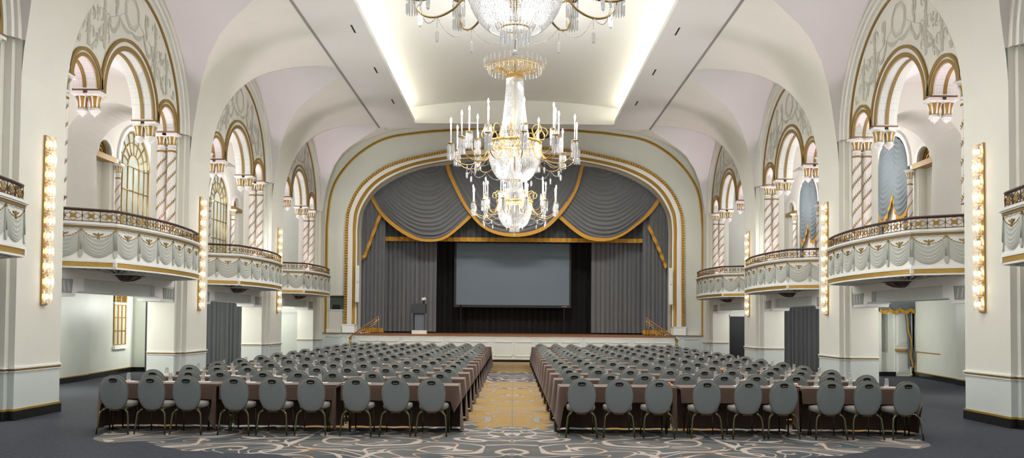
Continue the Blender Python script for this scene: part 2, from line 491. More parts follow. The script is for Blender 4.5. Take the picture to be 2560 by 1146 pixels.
# ------------------------------------------------------------------ arcade screens (upper gallery fronts)
def P3(s, x, by):  # plane frame: (u along hall, v up) -> 3D, k picks depth
    return lambda u, v, k: (s * (x[0] if k == 0 else x[1]), by + u, v)
def ringband(b, s, by, cy, r0, r1, x0, x1, m, a0=0.0, a1=PI, n=28, legs=0.0):
    o = arcpts(cy, SP, r1, a0, a1, n); i = arcpts(cy, SP, r0, a1, a0, n)
    poly = o + i
    # as quads so it stays a clean ring
    N = n + 1
    vs = []; fs = []
    for kx in (x0, x1):
        vs += [(s * kx, by + u, v) for u, v in o] + [(s * kx, by + u, v) for u, v in reversed(i)]
    for j in range(n):
        fs.append((j, j + 1, N + j + 1, N + j)); fs.append((2 * N + j, 3 * N + j, 3 * N + j + 1, 2 * N + j + 1))
        fs.append((j, 2 * N + j, 2 * N + j + 1, j + 1)); fs.append((N + j, N + j + 1, 3 * N + j + 1, 3 * N + j))
    fs.append((0, N, 3 * N, 2 * N)); fs.append((N - 1, 3 * N - 1, 4 * N - 1, 2 * N - 1))
    b.add(vs, fs, m, False)

ARCHES = [(0.0, 1.22, 1.48, 36), (-2.07, 0.50, 0.68, 24), (2.07, 0.50, 0.68, 24)]
def mural_mb(s, by):
    b = MB(); m = M['mural']; cnt = [0]
    def ok(u, v):
        if u * u + (v - SP) ** 2 > 2.66 ** 2 or v < SP + 0.15: return False
        for c_, _, ro, _n in ARCHES:
            if (u - c_) ** 2 + (v - SP) ** 2 < (ro + 0.06) ** 2: return False
        return True
    def poly(pts):
        if all(ok(*p) for p in pts):
            cnt[0] += 1; xx = 8.744 - .00001 * cnt[0]
            b.add([(s * xx, by + u, v) for u, v in pts], [tuple(range(len(pts)))], m)
    def strip(pts, w):
        for (a, c_), (d, e), t0, t1 in zip(pts, pts[1:], w, w[1:]):
            dx, dz = d - a, e - c_; L = sqrt(dx * dx + dz * dz) or 1; nx, nz = -dz / L, dx / L
            poly([(a + nx * t0, c_ + nz * t0), (d + nx * t1, e + nz * t1), (d - nx * t1, e - nz * t1), (a - nx * t0, c_ - nz * t0)])
    def blob(u, v, r, ry=None, n=9, rag=0.0):
        ry = ry or r; rr = random.Random(int(u * 100 + v * 1000))
        poly([(u + r * cos(2 * PI * i / n) * (1 + rag * rr.uniform(-1, 1)), v + ry * sin(2 * PI * i / n) * (1 + rag * rr.uniform(-1, 1))) for i in range(n)])
    def loop(u, v, rx, ry, w, n=20, a0=0, a1=2 * PI):
        strip([(u + rx * cos(a0 + (a1 - a0) * i / n), v + ry * sin(a0 + (a1 - a0) * i / n)) for i in range(n + 1)], [w] * (n + 1))
    # octagonal medallion and its frame
    for r, w in ((0.37, 0.03), (0.30, 0.008)):
        strip([(r * 1.0 * cos(PI / 8 + i * PI / 4), 8.74 + r * 1.05 * sin(PI / 8 + i * PI / 4)) for i in range(9)], [w] * 9)
    # hanging garlands
    for sg in (-1, 1):
        for (u0, v0, u1, v1, dp) in ((0.0, 8.30, .62, 8.45, .12), (.62, 8.45, 1.12, 8.22, .30), (1.12, 8.22, 1.62, 7.75, .26), (1.70, 7.6, 2.1, 7.4, .18)):
            n = 10
            pts = [(sg * (u0 + (u1 - u0) * i / n), v0 + (v1 - v0) * i / n - dp * 4 * (i / n) * (1 - i / n)) for i in range(n + 1)]
            strip(pts, [0.006 + 0.05 * 4 * (i / n) * (1 - i / n) for i in range(n + 1)])
        strip([(sg * .37, 8.62), (sg * .62, 8.47), (sg * 1.12, 8.25), (sg * 1.6, 7.8)], [.008] * 4)
        # foliage standards
        for cu, z0, z1 in ((1.30, 7.45, 8.9), (1.98, 7.36, 8.3)):
            n = int((z1 - z0) / .05)
            for i in range(n):
                z = z0 + .05 * i; blob(sg * cu, z, .045 + .03 * abs(sin(i * 1.3)), .035, 8, .4)
            for zc, q in ((z0 + .35, .11), (z0 + .75, .13), (z1 - .15, .10)):
                for sd in (-1, 1):
                    loop(sg * cu + sd * (q + .04), zc, q * .8, q, .014, 14, -PI * .5, PI * 1.2)
                    blob(sg * cu + sd * (q + .1), zc + .02, .035, .05, 7, .3)
            loop(sg * cu, z1 + .04, .08, .10, .02)
        # winged figures
        u, v = sg * .72, 8.72
        blob(u, v, .05, .16, 10, .2); blob(u, v + .2, .04); blob(u + sg * .10, v + .08, .05, .14, 8, .3); blob(u + sg * .05, v - .22, .05, .12, 8, .3)
        blob(sg * 2.35, 7.42, .09, .07, 9, .5); blob(sg * 2.42, 7.52, .04, .09, 8, .4)
        for dz, dd in ((.0, 0), (.12, .02), (.24, 0)):
            blob(sg * 1.62, 8.05 + dz, .03, .05, 7, .3)
        for zz in (7.5, 7.62, 7.74): blob(sg * 1.66, zz - .05, .022, .055, 7, .3)
        strip([(sg * .62, 8.45), (sg * .62, 8.18)], [.02, .006]); strip([(sg * 1.12, 8.2), (sg * 1.12, 7.93)], [.025, .006]) 
        strip([(sg * 1.6, 7.75), (sg * 1.6, 7.5)], [.02, .006])
    return b

def outline():
    pts = arcpts(0, SP, 2.88, PI, 0, 60)
    pts += [(2.88, SP - .02)]
    for cy, ri in ((2.07, .50), (0.0, 1.22), (-2.07, .50)):
        pts += [(cy + ri, SP - .02)] + arcpts(cy, SP, ri, 0, PI, 30) + [(cy - ri, SP - .02)]
    pts += [(-2.88, SP - .02)]
    return pts
BAYN = {0: 'bay before the nearest pillar', 1: 'nearest full bay', 2: 'middle bay', 3: 'bay beside the stage'}
for s in (-1, 1):
    for k, by in enumerate(BY):
        b = MB(); fr = P3(s, (8.75, 9.25), by)
        b.prism(outline(), fr, M['plaster'])
        # soffit linings and gold arris rings
        for cy, ri, ro, n in ARCHES:
            ringband(b, s, by, cy, ri - .012, ri + .002, 8.78, 8.97, M['key'], n=n)
            ringband(b, s, by, cy, ri - .012, ri + .002, 9.03, 9.22, M['key'], n=n)
            ringband(b, s, by, cy, ri - .035, ri + .002, 8.965, 9.035, M['goldflat'], n=n)
            ringband(b, s, by, cy, ri - .004, ri + (.10 if n > 30 else .07), 8.725, 8.76, M['goldflat'], n=n)
            ringband(b, s, by, cy, ri + (.10 if n > 30 else .07), ro - .07, 8.735, 8.76, M['white'], n=n)
            ringband(b, s, by, cy, ro - .07, ro, 8.70, 8.76, M['goldflat'], n=n)
        ringband(b, s, by, 0, 2.755, 2.80, 8.71, 8.76, M['goldflat'], n=60)
        ringband(b, s, by, 0, 2.80, 3.0, 8.70, 8.80, M['plaster'], n=60)
        ringband(b, s, by, 0, 2.92, 3.06, 8.63, 8.72, M['white'], n=60)
        ringband(b, s, by, 0, 3.02, RC + .01, 8.572, 8.68, M['plaster'], n=60)
        # wall above the lunette so that no daylight shows
        o = b.build('wall_' + SIDE[s]); struct(o, 'triple arched gallery screen on the %s, %s' % (SIDE[s], BAYN[k]))
        mo = mural_mb(s, by).build('painted_ornament', parent=o); mo['label'] = 'grey painted garlands and scrolls'
        # lintel beam with curved brackets under the gallery
        b = MB()
        x0, x1 = sorted((s * 8.95, s * 9.45)); b.box(x0, x1, by - 2.9, by + 2.9, 2.31, 2.95, M['sage'])
        x0, x1 = sorted((s * 8.82, s * 8.96)); b.box(x0, x1, by - 3.0, by + 3.0, 2.58, 2.95, M['white'])
        for e in (-1, 1):
            # curved bracket with a recessed dark panel
            q = [(e * 1.75, 2.60), (e * 1.75, 2.33), (e * 1.98, 2.315), (e * 2.08, 2.27), (e * 2.12, 2.20), (e * 3.05, 2.20), (e * 3.05, 2.38), (e * 3.02, 2.47), (e * 2.94, 2.55), (e * 2.84, 2.60)]
            b.prism(q, P3(s, (8.84, 9.42), by), M['white'])
            q = [(e * 2.22, 2.55), (e * 2.26, 2.27), (e * 2.97, 2.27), (e * 2.97, 2.38), (e * 2.93, 2.47), (e * 2.84, 2.54)]
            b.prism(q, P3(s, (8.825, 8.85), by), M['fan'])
            for j in range(3):
                b.prism([(e * (2.40 + .17 * j), 2.50), (e * (2.48 + .17 * j), 2.50), (e * (2.42 + .17 * j), 2.30), (e * (2.36 + .17 * j), 2.30)], P3(s, (8.815, 8.85), by), M['swag'])
        struct(b.build('trim_%d' % (k + 1 if s < 0 else k + 5)), 'beam with curved end brackets below the %s gallery, %s' % (SIDE[s], BAYN[k]))
        # gallery floor
        b = MB(); x0, x1 = sorted((s * 8.85, s * 12.1)); b.box(x0, x1, by - 3.885, by + 3.885, 2.72, 2.95, M['white'])
        struct(b.build('floor'), '%s gallery floor, %s' % (SIDE[s], BAYN[k]))

# ------------------------------------------------------------------ gallery: outer wall, vault, cross arches
def gallery_wall(s, by):
    b = MB(); pts = [(-3.885, 2.95), (-3.885, 8.6), (3.885, 8.6), (3.885, 2.95)]
    for cy, r, zs in ((2.12, .42, SP), (0.0, 1.16, 6.55), (-2.12, .42, SP)):
        pts += [(cy + r, 2.95), (cy + r, zs)] + arcpts(cy, zs, r, 0, PI, 24)[1:-1] + [(cy - r, zs), (cy - r, 2.95)]
    b.prism(pts, P3(s, (12.05, 12.35), by), M['plaster'])
    for cy, r, zs in ((2.12, .42, SP), (0.0, 1.16, 6.55), (-2.12, .42, SP)):
        ringband(b, s, by, cy, r - .02, r + .10, 11.99, 12.06, M['white'], n=24)
    for cy in (2.12, -2.12):
        x0, x1 = sorted((s * 12.3, s * 12.34)); b.box(x0, x1, by + cy - .45, by + cy + .45, 2.95, 7.2, M['plaster'])
        x0, x1 = sorted((s * 11.95, s * 12.3)); b.box(x0, x1, by + cy - .62, by + cy + .62, 6.42, 6.58, M['goldflat'])
    return b
def fan_mb(s):
    b = MB()
    for r in (.40, .30, .18): 
        b.sweep([((0, r * cos(PI * i / 16), r * sin(PI * i / 16)), (1, 0, 0), (0, cos(PI * i / 16), sin(PI * i / 16))) for i in range(17)], [(-.02, -.015), (.02, -.015), (.02, .015), (-.02, .015)], M['gold'])
    for i in range(1, 10):
        a = PI * i / 10; b.tube([(0, .05 * cos(a), .05 * sin(a)), (0, .4 * cos(a), .4 * sin(a))], .011, M['gold'], 4)
    b.grid(lambda u, v: (s * .03, .4 * u * cos(PI * v), .4 * u * sin(PI * v)), 1, 16, M['bronze'])
    return b
for s in (-1, 1):
    for k, by in enumerate(BY):
        o = gallery_wall(s, by).build('wall_' + SIDE[s]); struct(o, 'outer gallery wall on the %s, %s' % (SIDE[s], BAYN[k]))
        for cy in (2.12, -2.12):
            q = fan_mb(s).build('fanlight_grille', parent=o, loc=(s * 12.18, by + cy, SP)); q['label'] = 'gilt fan grille in the small arch'
        # groin vault
        b = MB()
        def f(u, v):
            x = 9.2 + 2.9 * u; y = -3.0 + 6.0 * v
            zb = 6.75 + 1.4 * sqrt(max(0, 1 - ((x - 10.65) / 1.46) ** 2)); zc = 6.6 + 1.65 * sqrt(max(0, 1 - (y / 3.01) ** 2))
            return (s * x, by + y, max(zb, zc))
        b.grid(f, 24, 40, M['vault'])
        struct(b.build('ceiling'), 'small groin vault over the %s gallery, %s' % (SIDE[s], BAYN[k]))
    for k, py in enumerate(PY):
        b = MB()
        pts = [(9.2, 2.95), (9.2, 8.6), (12.1, 8.6), (12.1, 2.95), (11.85, 2.95), (11.85, 6.2)] + [(10.62 + 1.23 * cos(PI * i / 24), 6.2 + 1.23 * sin(PI * i / 24)) for i in range(1, 24)] + [(9.39, 6.2), (9.39, 2.95)]
        b.prism(pts, lambda u, v, kk: (s * u, py + (-.9 if kk == 0 else .9), v), M['plaster'])
        struct(b.build('wall_' + SIDE[s]), 'arched cross wall in the %s gallery behind the %s pillar' % (SIDE[s], NEAR[k] if k else 'foremost'))
    # side aisle end wall, upper
    b = MB(); x0, x1 = sorted((s * 8.6, s * 12.4)); b.box(x0, x1, 38.9, 39.1, 0, 9.0, M['aisle'])
    if s > 0:
        b.box(9.78, 10.5, 38.86, 38.91, 0, 2.06, M['dark']); b.box(9.72, 9.78, 38.85, 38.91, 0, 2.12, M['white']); b.box(9.72, 10.56, 38.85, 38.91, 2.06, 2.14, M['white'])
    else:
        b.box(-10.5, -9.5, 38.80, 38.91, 2.05, 2.12, M['sage']); b.box(-10.5, -9.5, 38.80, 38.91, 2.25, 2.31, M['white'])
    struct(b.build('wall_' + SIDE[s]), 'end wall of the %s aisle beside the stage' % SIDE[s])

# lower outer walls of the side aisles
def aisle_wall(s, segs, label):
    b = MB()
    for (xa, ya, xb, yb) in segs:
        d = Vector((s * (xb - xa), yb - ya, 0)).normalized(); nrm = Vector((-s * abs(d.y), d.x * s * (1 if s > 0 else -1), 0))
        def q(off0, off1, z0, z1, m):
            P = [(s * (xa - off1), ya), (s * (xb - off1), yb), (s * (xb + .15), yb), (s * (xa + .15), ya)]
            b.prism(P, lambda u, v, kk: (u, v, z0 if kk == 0 else z1), m)
        q(0, 0, 0, 2.75, M['aisle']); q(0, .03, 0, .15, M['marble']); q(0, .022, .15, .175, M['gold'])
    return struct(b.build('wall_' + SIDE[s]), label)
wl = aisle_wall(-1, [(11.7, 14.0, 11.95, 22.6), (12.0, 22.6, 12.12, 24.6), (12.16, 24.6, 12.62, 28.55)], 'mottled outer wall of the left aisle with stepped sections')
aisle_wall(-1, [(12.6, 28.7, 12.6, 38.0)], 'rear part of the left aisle outer wall')
wr = aisle_wall(1, [(12.2, 14.0, 12.75, 22.6), (12.85, 22.6, 13.08, 25.4), (13.16, 25.4, 13.66, 29.3)], 'mottled outer wall of the right aisle with stepped sections')
aisle_wall(1, [(13.6, 29.3, 13.6, 38.0)], 'rear part of the right aisle outer wall')
b = MB()   # gilt panel frame on the right aisle wall
for (ya, yb, za, zb) in ((26.9, 29.1, .83, .86), (29.05, 29.1, .17, .86)):
    f = lambda y: 13.16 + (y - 25.4) * .128 - .02
    b.prism([(f(ya), ya), (f(yb), yb), (f(yb) + .03, yb), (f(ya) + .03, ya)], lambda u, v, kk: (u, v, za if kk == 0 else zb), M['gold'])
struct(b.build('trim_9'), 'gilt wall panel moulding in the right aisle')
b = MB(); b.box(-12.9, -12.14, 28.62, 28.75, 0, 2.75, M['aisle']); b.box(-12.7, -12.14, 28.58, 28.62, 0, .15, M['marble'])
struct(b.build('wall_left'), 'cross wall at the back of the nearest left aisle bay')
b = MB()
b.box(12.42, 12.55, 29.3, 29.45, 0, 2.75, M['aisle']); b.box(12.55, 13.02, 29.42, 29.55, 0, 2.75, M['aisle']); b.box(13.56, 13.75, 29.3, 29.45, 0, 2.75, M['aisle']); b.box(12.42, 13.75, 29.3, 29.5, 2.2, 2.75, M['aisle'])
b.box(12.42, 13.02, 29.27, 29.42, 0, .15, M['marble'])
struct(b.build('wall_right'), 'cross wall with door at the back of the nearest right aisle bay')
b = MB(); b.box(12.58, 12.77, 29.395, 29.425, .82, 2.12, M['grille'])
tag(b.build('vent_grille'), 'tall perforated grey vent grille beside the white door in the right aisle', 'vent')
b = MB(); b.box(13.02, 13.56, 29.36, 29.42, 0, 2.2, M['panelwhite'])
for z0, z1 in ((.12, .78), (1.05, 2.1)):
    b.box(13.10, 13.50, 29.345, 29.365, z0, z1, M['white']); b.box(13.14, 13.46, 29.335, 29.35, z0 + .05, z1 - .05, M['panelwhite'])
d = struct(b.build('door_1'), 'white panelled door behind the right hand curtain')
b = MB(); b.box(13.0, 13.56, 29.27, 29.33, .86, .93, M['gold']); 
b.build('push_bar', parent=d)
# left aisle window
wx = -12.34; b = MB()
def wxf(y): return -(12.16 + (y - 24.6) * .1165)
y0, y1 = 26.75, 27.80
def wbox(b, ya, yb, z0, z1, o0, o1, m):
    b.prism([(wxf(ya) + o0, ya), (wxf(yb) + o0, yb), (wxf(yb) + o1, yb), (wxf(ya) + o1, ya)], lambda u, v, kk: (u, v, z0 if kk == 0 else z1), m)
wbox(b, y0 - .08, y1 + .08, .80, .92, -.02, .09, M['white']); wbox(b, y0 - .05, y1 + .05, 2.20, 2.26, -.02, .05, M['white'])
w1 = struct(b.build('window_1'), 'gilt barred window in the left aisle wall')
b = MB(); wbox(b, y0, y1, .92, 2.2, 0, .012, M['paneplain']); b.build('pane', parent=w1)
b = MB()
for i in range(4): 
    yy = y0 + (y1 - y0) * i / 3; wbox(b, yy - .035, yy + .035, .92, 2.2, .01, .035, M['gold'])
for z in (.92, 1.36, 1.78, 2.17): wbox(b, y0, y1, z, z + .03, .01, .04, M['goldflat'])
b.build('window_bars', parent=w1)
b = MB(); wbox(b, y0, y1, 2.27, 2.62, 0, .03, M['bronze'])
for i in range(3):
    yy = y0 + (y1 - y0) * i / 2; wbox(b, yy - .04, yy + .04, 2.27, 2.62, .03, .05, M['gold'])
for j in range(2):
    cy = y0 + (y1 - y0) * (j + .5) / 2
    for r in (.08, .15, .2):
        b.tube([(wxf(cy) + .045, cy + r * cos(a * PI / 8), 2.44 + r * .8 * sin(a * PI / 8)) for a in range(16)], .008, M['gold'], 4, closed=True)
for z in (2.28, 2.36, 2.44, 2.52, 2.60): wbox(b, y0, y1, z, z + .012, .03, .045, M['gold'])
b.build('transom_grille', parent=w1)
# ------------------------------------------------------------------ garland columns and pendant capitals
def capital(b, z0, z1, r, n=16):
    h = z1 - z0
    b.lathe([(r * .95, z0), (r * 1.25, z0 + h * .05), (r * 1.0, z0 + h * .12), (r * 1.0, z0 + h * .2)], M['white'], n)
    b.lathe([(r * 1.02, z0 + h * .2), (r * .98, z0 + h * .35), (r * 1.15, z0 + h * .62), (r * 1.5, z0 + h * .78)], M['gold'], n)
    for i in range(8):
        a = 2 * PI * i / 8
        b.tube([((r * 1.02) * cos(a), (r * 1.02) * sin(a), z0 + h * .22), (r * 1.12 * cos(a), r * 1.12 * sin(a), z0 + h * .5), (r * 1.5 * cos(a), r * 1.5 * sin(a), z0 + h * .76), (r * 1.7 * cos(a), r * 1.7 * sin(a), z0 + h * .72)], [r * .16, r * .2, r * .16, r * .1], M['white'], 5)
    b.lathe([(r * 1.45, z0 + h * .76), (r * 1.75, z0 + h * .82), (r * 1.7, z0 + h * .9)], M['white'], n)
    q = r * 1.75; b.box(-q, q, -q, q, z0 + h * .86, z1, M['white'])
def col_meshes(r=.105):
    b = MB(); zt = 3.23
    prof = [(r * 1.5, 0), (r * 1.5, .10), (r * 1.3, .14), (r * 1.35, .18), (r * 1.05, .24), (r, .3)]
    b.lathe(prof, M['white'], 18)
    vs = []
    nf = 40; rows = [.3, 1.5, 2.6, zt]; fs = []
    for z in rows:
        for i in range(nf):
            a = 2 * PI * i / nf; q = r * (1 if i % 2 else .93) * (1 - .03 * (z / zt))
            vs.append((q * cos(a), q * sin(a), z))
    for j in range(len(rows) - 1):
        for i in range(nf): fs.append((j * nf + i, j * nf + (i + 1) % nf, (j + 1) * nf + (i + 1) % nf, (j + 1) * nf + i))
    b.add(vs, fs, M['pinkwhite'])
    shaft = b.mesh('shaft')
    b = MB()
    for k in range(8):
        z0 = .5 + k * .36; 
        if z0 > 2.95: break
        pts = []
        for i in range(9):
            t = i / 8; a = -2.6 + k * 0.0 + 2.9 * t; z = z0 + .34 * t
            pts.append((r * 1.04 * cos(a), r * 1.04 * sin(a), z))
        b.tube(pts, .006, M['goldflat'], 4)
        for i in range(1, 9):
            x, y, z = pts[i]; a = math.atan2(y, x)
            for sg in (-1, 1):
                tx, ty = -sin(a), cos(a)
                q = [(x, y, z), (x * 1.03 + tx * .024 * sg, y * 1.03 + ty * .024 * sg, z + (.05 if sg > 0 else .0)), (x * 1.04 + tx * .042 * sg, y * 1.04 + ty * .042 * sg, z + (.085 if sg > 0 else .05)), (x * 1.05 + tx * .01 * sg, y * 1.05 + ty * .01 * sg, z + .045)]
                b.add(q, [(0, 1, 2, 3)], M['goldflat'])
    garland = b.mesh('garland')
    b = MB(); b.lathe([(r * 1.0, 1.17), (r * 1.14, 1.18), (r * 1.14, 1.2), (r * 1.0, 1.21)], M['goldred'], 18, cap=False); b.lathe([(r, 3.12), (r * 1.12, 3.13), (r * 1.12, 3.16), (r, 3.17)], M['goldflat'], 18, cap=False)
    band = b.mesh('band')
    b = MB(); capital(b, zt, 3.60, r * .98); cap = b.mesh('capital')
    return shaft, garland, band, cap
CM = col_meshes()
ab = MB(); ab.box(-.29, .29, -.15, .15, 0, .05, M['goldred']); ABM = ab.mesh('abacus')
pm = MB(); capital(pm, -.42, 0, .10); 
pm.lathe([(.0, -.53), (.02, -.52), (.015, -.50), (.05, -.485), (.08, -.45), (.095, -.42), (.09, -.40)], M['white'], 16)
pm.box(-.17, .17, -.17, .17, -.02, .0, M['goldflat'])
PM = pm.mesh('pendant_capital')
BAYW = {0: 'frontmost bay', 1: 'nearest full bay', 2: 'middle bay', 3: 'bay beside stage'}
for s in (-1, 1):
    for k, by in enumerate(BY):
        for e in (-1, 1):
            if k == 0 and e < 0: continue
            for j, dx in enumerate((8.87, 9.13)):
                far = 'far' if e > 0 else 'near'
                pos = 'hall side' if j == 0 else 'gallery side'
                t = thing('garland_column', 'white gilt-leaved column, %s, %s pair, %s gallery, %s' % (pos, far, SIDE[s], BAYW[k]), 'column', (s * dx, by + e * 2.70, 2.95), 0.0 if s < 0 else -.85, 'garland columns of the galleries')
                for nm, me in zip(('shaft', 'garland', 'band', 'capital'), CM): put(nm, me, t)
                p = tag(put('pendant_capital', PM, None, (s * dx, by + e * 1.395, 6.54)), 'gilt hanging capital, %s, %s side of middle %s arch, %s' % (pos, far, SIDE[s], BAYW[k]), 'capital', 'hanging capitals of the arcades')
            a = tag(put('impost_block', ABM, None, (s * 9.0, by + e * 2.70, 6.55)), 'copper block on the %s column pair, %s gallery, %s' % ('far' if e > 0 else 'near', SIDE[s], BAYW[k]), 'block', 'arcade impost blocks')
            a = tag(put('impost_block', ABM, None, (s * 9.0, by + e * 1.395, 6.54)), 'gilt block over the %s hanging capitals, %s arcade, %s' % ('far' if e > 0 else 'near', SIDE[s], BAYW[k]), 'block', 'arcade impost blocks')
            # uplight between the two columns
            if k > 0 or e > 0:
                b = MB(); b.lathe([(.07, 0), (.08, .02), (.08, .10), (.065, .11)], M['plastic'], 12); u = b.build('uplight', loc=(s * 9.0, by + e * 2.70 - (.20 if e > 0 else -.20), 2.95))
                tag(u, 'small white uplight below %s column pair, %s gallery, %s' % ('far' if e > 0 else 'near', SIDE[s], BAYW[k]), 'light', 'column uplights')
                b = MB(); b.lathe([(0.0, .112), (.062, .112)], M['uplamp'], 12, cap=False); b.build('lens', parent=u)
                L = bpy.data.lights.new('uplight_lamp', 'SPOT'); L.energy = 240; L.spot_size = 1.5; L.spot_blend = .8; L.color = (1.0, .80, .90); L.shadow_soft_size = .05
                lo = bpy.data.objects.new('uplight_lamp', L); C.objects.link(lo); lo.parent = u; lo.location = (0, (.02 if e > 0 else -.02), .13); lo.rotation_euler = (PI + (-.16 if e > 0 else .16), 0, 0)
        for cy in (1.42, -1.42):
            if k == 0: continue
            t = thing('garland_column', 'slim gilt-leaved column, %s side of tall %s, %s gallery, %s' % ('far' if cy > 0 else 'near', 'window' if s < 0 else 'curtained arch', SIDE[s], BAYW[k]), 'column', (s * 11.93, by + cy, 2.95), 0 if s < 0 else -.85, 'slim columns of the outer gallery wall')
            for nm, me in zip(('shaft', 'garland', 'band', 'capital'), CM): put(nm, me, t, scale=(.72, .72, .965))

# ------------------------------------------------------------------ gallery windows (left) and curtains (right)
WB = {}
def gallery_window():
    r = 1.13; z0 = -3.6
    b = MB(); pts = [(r, z0)] + [(r * cos(PI * i / 24), r * sin(PI * i / 24)) for i in range(25)] + [(-r, z0)]
    b.prism(pts, lambda u, v, k: (-.02 if k == 0 else 0, u, v), M['pane']); pane = b.mesh('pane')
    b = MB()
    def bar(p, q, w=.018): b.tube([(.02, *p), (.02, *q)], w, M['brass'], 4)
    for rr, a0, w in ((r - .03, 0, .035), (.78, 0, .018), (.40, 0, .018)):
        b.tube([(.02, rr * cos(PI * i / 24), rr * sin(PI * i / 24)) for i in range(25)], w, M['brass'], 4)
    for i in range(1, 8):
        a = PI * i / 8; bar((.4 * cos(a), .4 * sin(a)), (1.12 * cos(a), 1.12 * sin(a)))
    for x in (-1.1, -.78, -.40, .0, .40, .78, 1.1):
        bar((x, 0 if abs(x) > 0 else .0), (x, z0), .03 if abs(x) > 1 else .018)
    for z in (0, -.75, -1.5, -2.25, -3.0): bar((-1.12, z), (1.12, z))
    return pane, b.mesh('window_bars')
GW = gallery_window()
for k, by in enumerate(BY):
    o = put('window_%d' % (k + 2), GW[1], None, (-12.12, by, 6.55)); struct(o, 'arched gilt barred window in the left gallery, %s' % BAYW[k])
    put('pane', GW[0], o)

def drape_mesh(fn, nu, nv, m, name, depth=.02):
    """two sided cloth sheet with real thickness"""
    b = MB(); vs = []; 
    P = [[Vector(fn(i / nu, j / nv)) for j in range(nv + 1)] for i in range(nu + 1)]
    b.grid(lambda u, v: P[int(round(u * nu))][int(round(v * nv))], nu, nv, m)
    return b.mesh(name)
def gallery_curtain(s):
    """ruched blue-grey drapery in the tall arch, gold hem, ivory sheer below"""
    parts = []
    for e in (-1, 1):
        def f(u, v):
            # u across from centre to outer edge, v from top to hem
            y = e * (-.01 + 1.11 * u)
            top = sqrt(max(0.0, 1.13 ** 2 - min(1.12, abs(y)) ** 2)) * 1.08
            bot = -1.02 + (1 - 4 * (u - .5) ** 2) * -.42 + .50 * (1 - u) ** 3
            z = top + (bot - top) * v
            sag = .10 * 4 * u * (1 - u)
            ph = (z - 1.3 * (u - .5) ** 2) * 2 * PI / .17
            d = .05 + .05 * (0.5 + .5 * sin(ph)) * (.4 + 2.4 * u * (1 - u)) + .05 * sin(PI * u)
            return (-s * d, y, z)
        b = MB(); b.grid(f, 16, 90, M['bluefab']); parts.append(('swag_panel', b.mesh('swag_panel')))
        def g(u, v):
            p = Vector(f(u, 1.0)); return (p.x - s * .01 + s * .0, p.y, p.z + .02 - .17 * v * (1 - .2 * cos(40 * u)))
        b = MB(); b.grid(g, 30, 3, M['goldfab']); parts.append(('gold_hem', b.mesh('gold_hem')))
    b = MB(); b.grid(lambda u, v: (s * (.02 - .02 * sin(2 * PI * 11 * u)), -.9 + 1.8 * u, -.4 - 3.15 * v), 90, 2, M['paper']); parts.append(('sheer', b.mesh('sheer')))
    for e in (-1, 1):
        b = MB(); b.grid(lambda u, v: (-s * (.05 + .03 * sin(2 * PI * 4 * u)), e * (.82 + .3 * u), .3 - 3.85 * v), 40, 2, M['bluefab']); parts.append(('side_panel', b.mesh('side_panel')))
    return parts
gp = gallery_curtain(1)
for k, by in enumerate(BY):
    if k == 0: continue
    t = thing('swag_curtain', 'ruched blue grey gold-hemmed curtain, right gallery, %s' % BAYW[k], 'curtain', (12.1, by, 6.5), 0, 'gallery swag curtains')
    for nm, me in gp: put(nm, me, t)
    b = MB(); b.box(12.3, 12.36, by - 1.2, by + 1.2, 2.95, 7.75, M['sage']); struct(b.build('wall_right'), 'recess behind the right gallery curtain, %s' % BAYW[k])

# ------------------------------------------------------------------ balconies
def bplan(d=0.0):
    """plan points (x from axis, y from bay centre), from near wing to far wing, offset d outward"""
    k = (7.97, -2.27); w = (9.02, -2.95)
    R = (2.27 ** 2 + .25 ** 2) / (2 * .25); cx = 7.72 + R
    a = math.asin(2.27 / R)
    pts = [(w[0] + (k[0] - w[0]) * i / 6, w[1] + (k[1] - w[1]) * i / 6) for i in range(6)]
    bow = [(cx - R * cos(-a + 2 * a * i / 30), R * sin(-a + 2 * a * i / 30)) for i in range(31)]
    pts += bow + [(k[0] + (w[0] - k[0]) * i / 6, 2.27 + (2.95 - 2.27) * i / 6) for i in range(1, 7)]
    out = []
    n = len(pts)
    for i, (x, y) in enumerate(pts):
        a_ = pts[max(0, i - 1)]; c_ = pts[min(n - 1, i + 1)]
        tx, ty = c_[0] - a_[0], c_[1] - a_[1]; L = sqrt(tx * tx + ty * ty); nx, ny = -ty / L, tx / L
        if i in (6, 36):
            m_ = 1.0 / max(.6, cos(.30)); nx *= m_; ny *= m_
        out.append((x + nx * d, y + ny * d))
    return out
P0 = bplan()
CUM = [0.0]
for (a, b_), (c_, d_) in zip(P0, P0[1:]): CUM.append(CUM[-1] + sqrt((c_ - a) ** 2 + (d_ - b_) ** 2))
def at(sv):
    """position and outward normal at arc length sv (plan)"""
    sv = max(0, min(CUM[-1] - 1e-6, sv))
    for i in range(len(CUM) - 1):
        if CUM[i] <= sv <= CUM[i + 1]:
            t = (sv - CUM[i]) / (CUM[i + 1] - CUM[i]); (x0, y0), (x1, y1) = P0[i], P0[i + 1]
            dx, dy = x1 - x0, y1 - y0; L = sqrt(dx * dx + dy * dy)
            return x0 + dx * t, y0 + dy * t, -dy / L, dx / L
SW = CUM[6]; SB = CUM[36] - CUM[6]; TOT = CUM[-1]
def strip(b, s, d0, d1, z0, z1, m):
    path = []
    for i, ((x, y), (x2, y2)) in enumerate(zip(bplan(0), bplan(1.0))):
        path.append(((s * x, y, 0), (s * (x2 - x), y2 - y, 0), (0, 0, 1)))
    b.sweep(path, [(d0, z0), (d1, z0), (d1, z1), (d0, z1)], m)
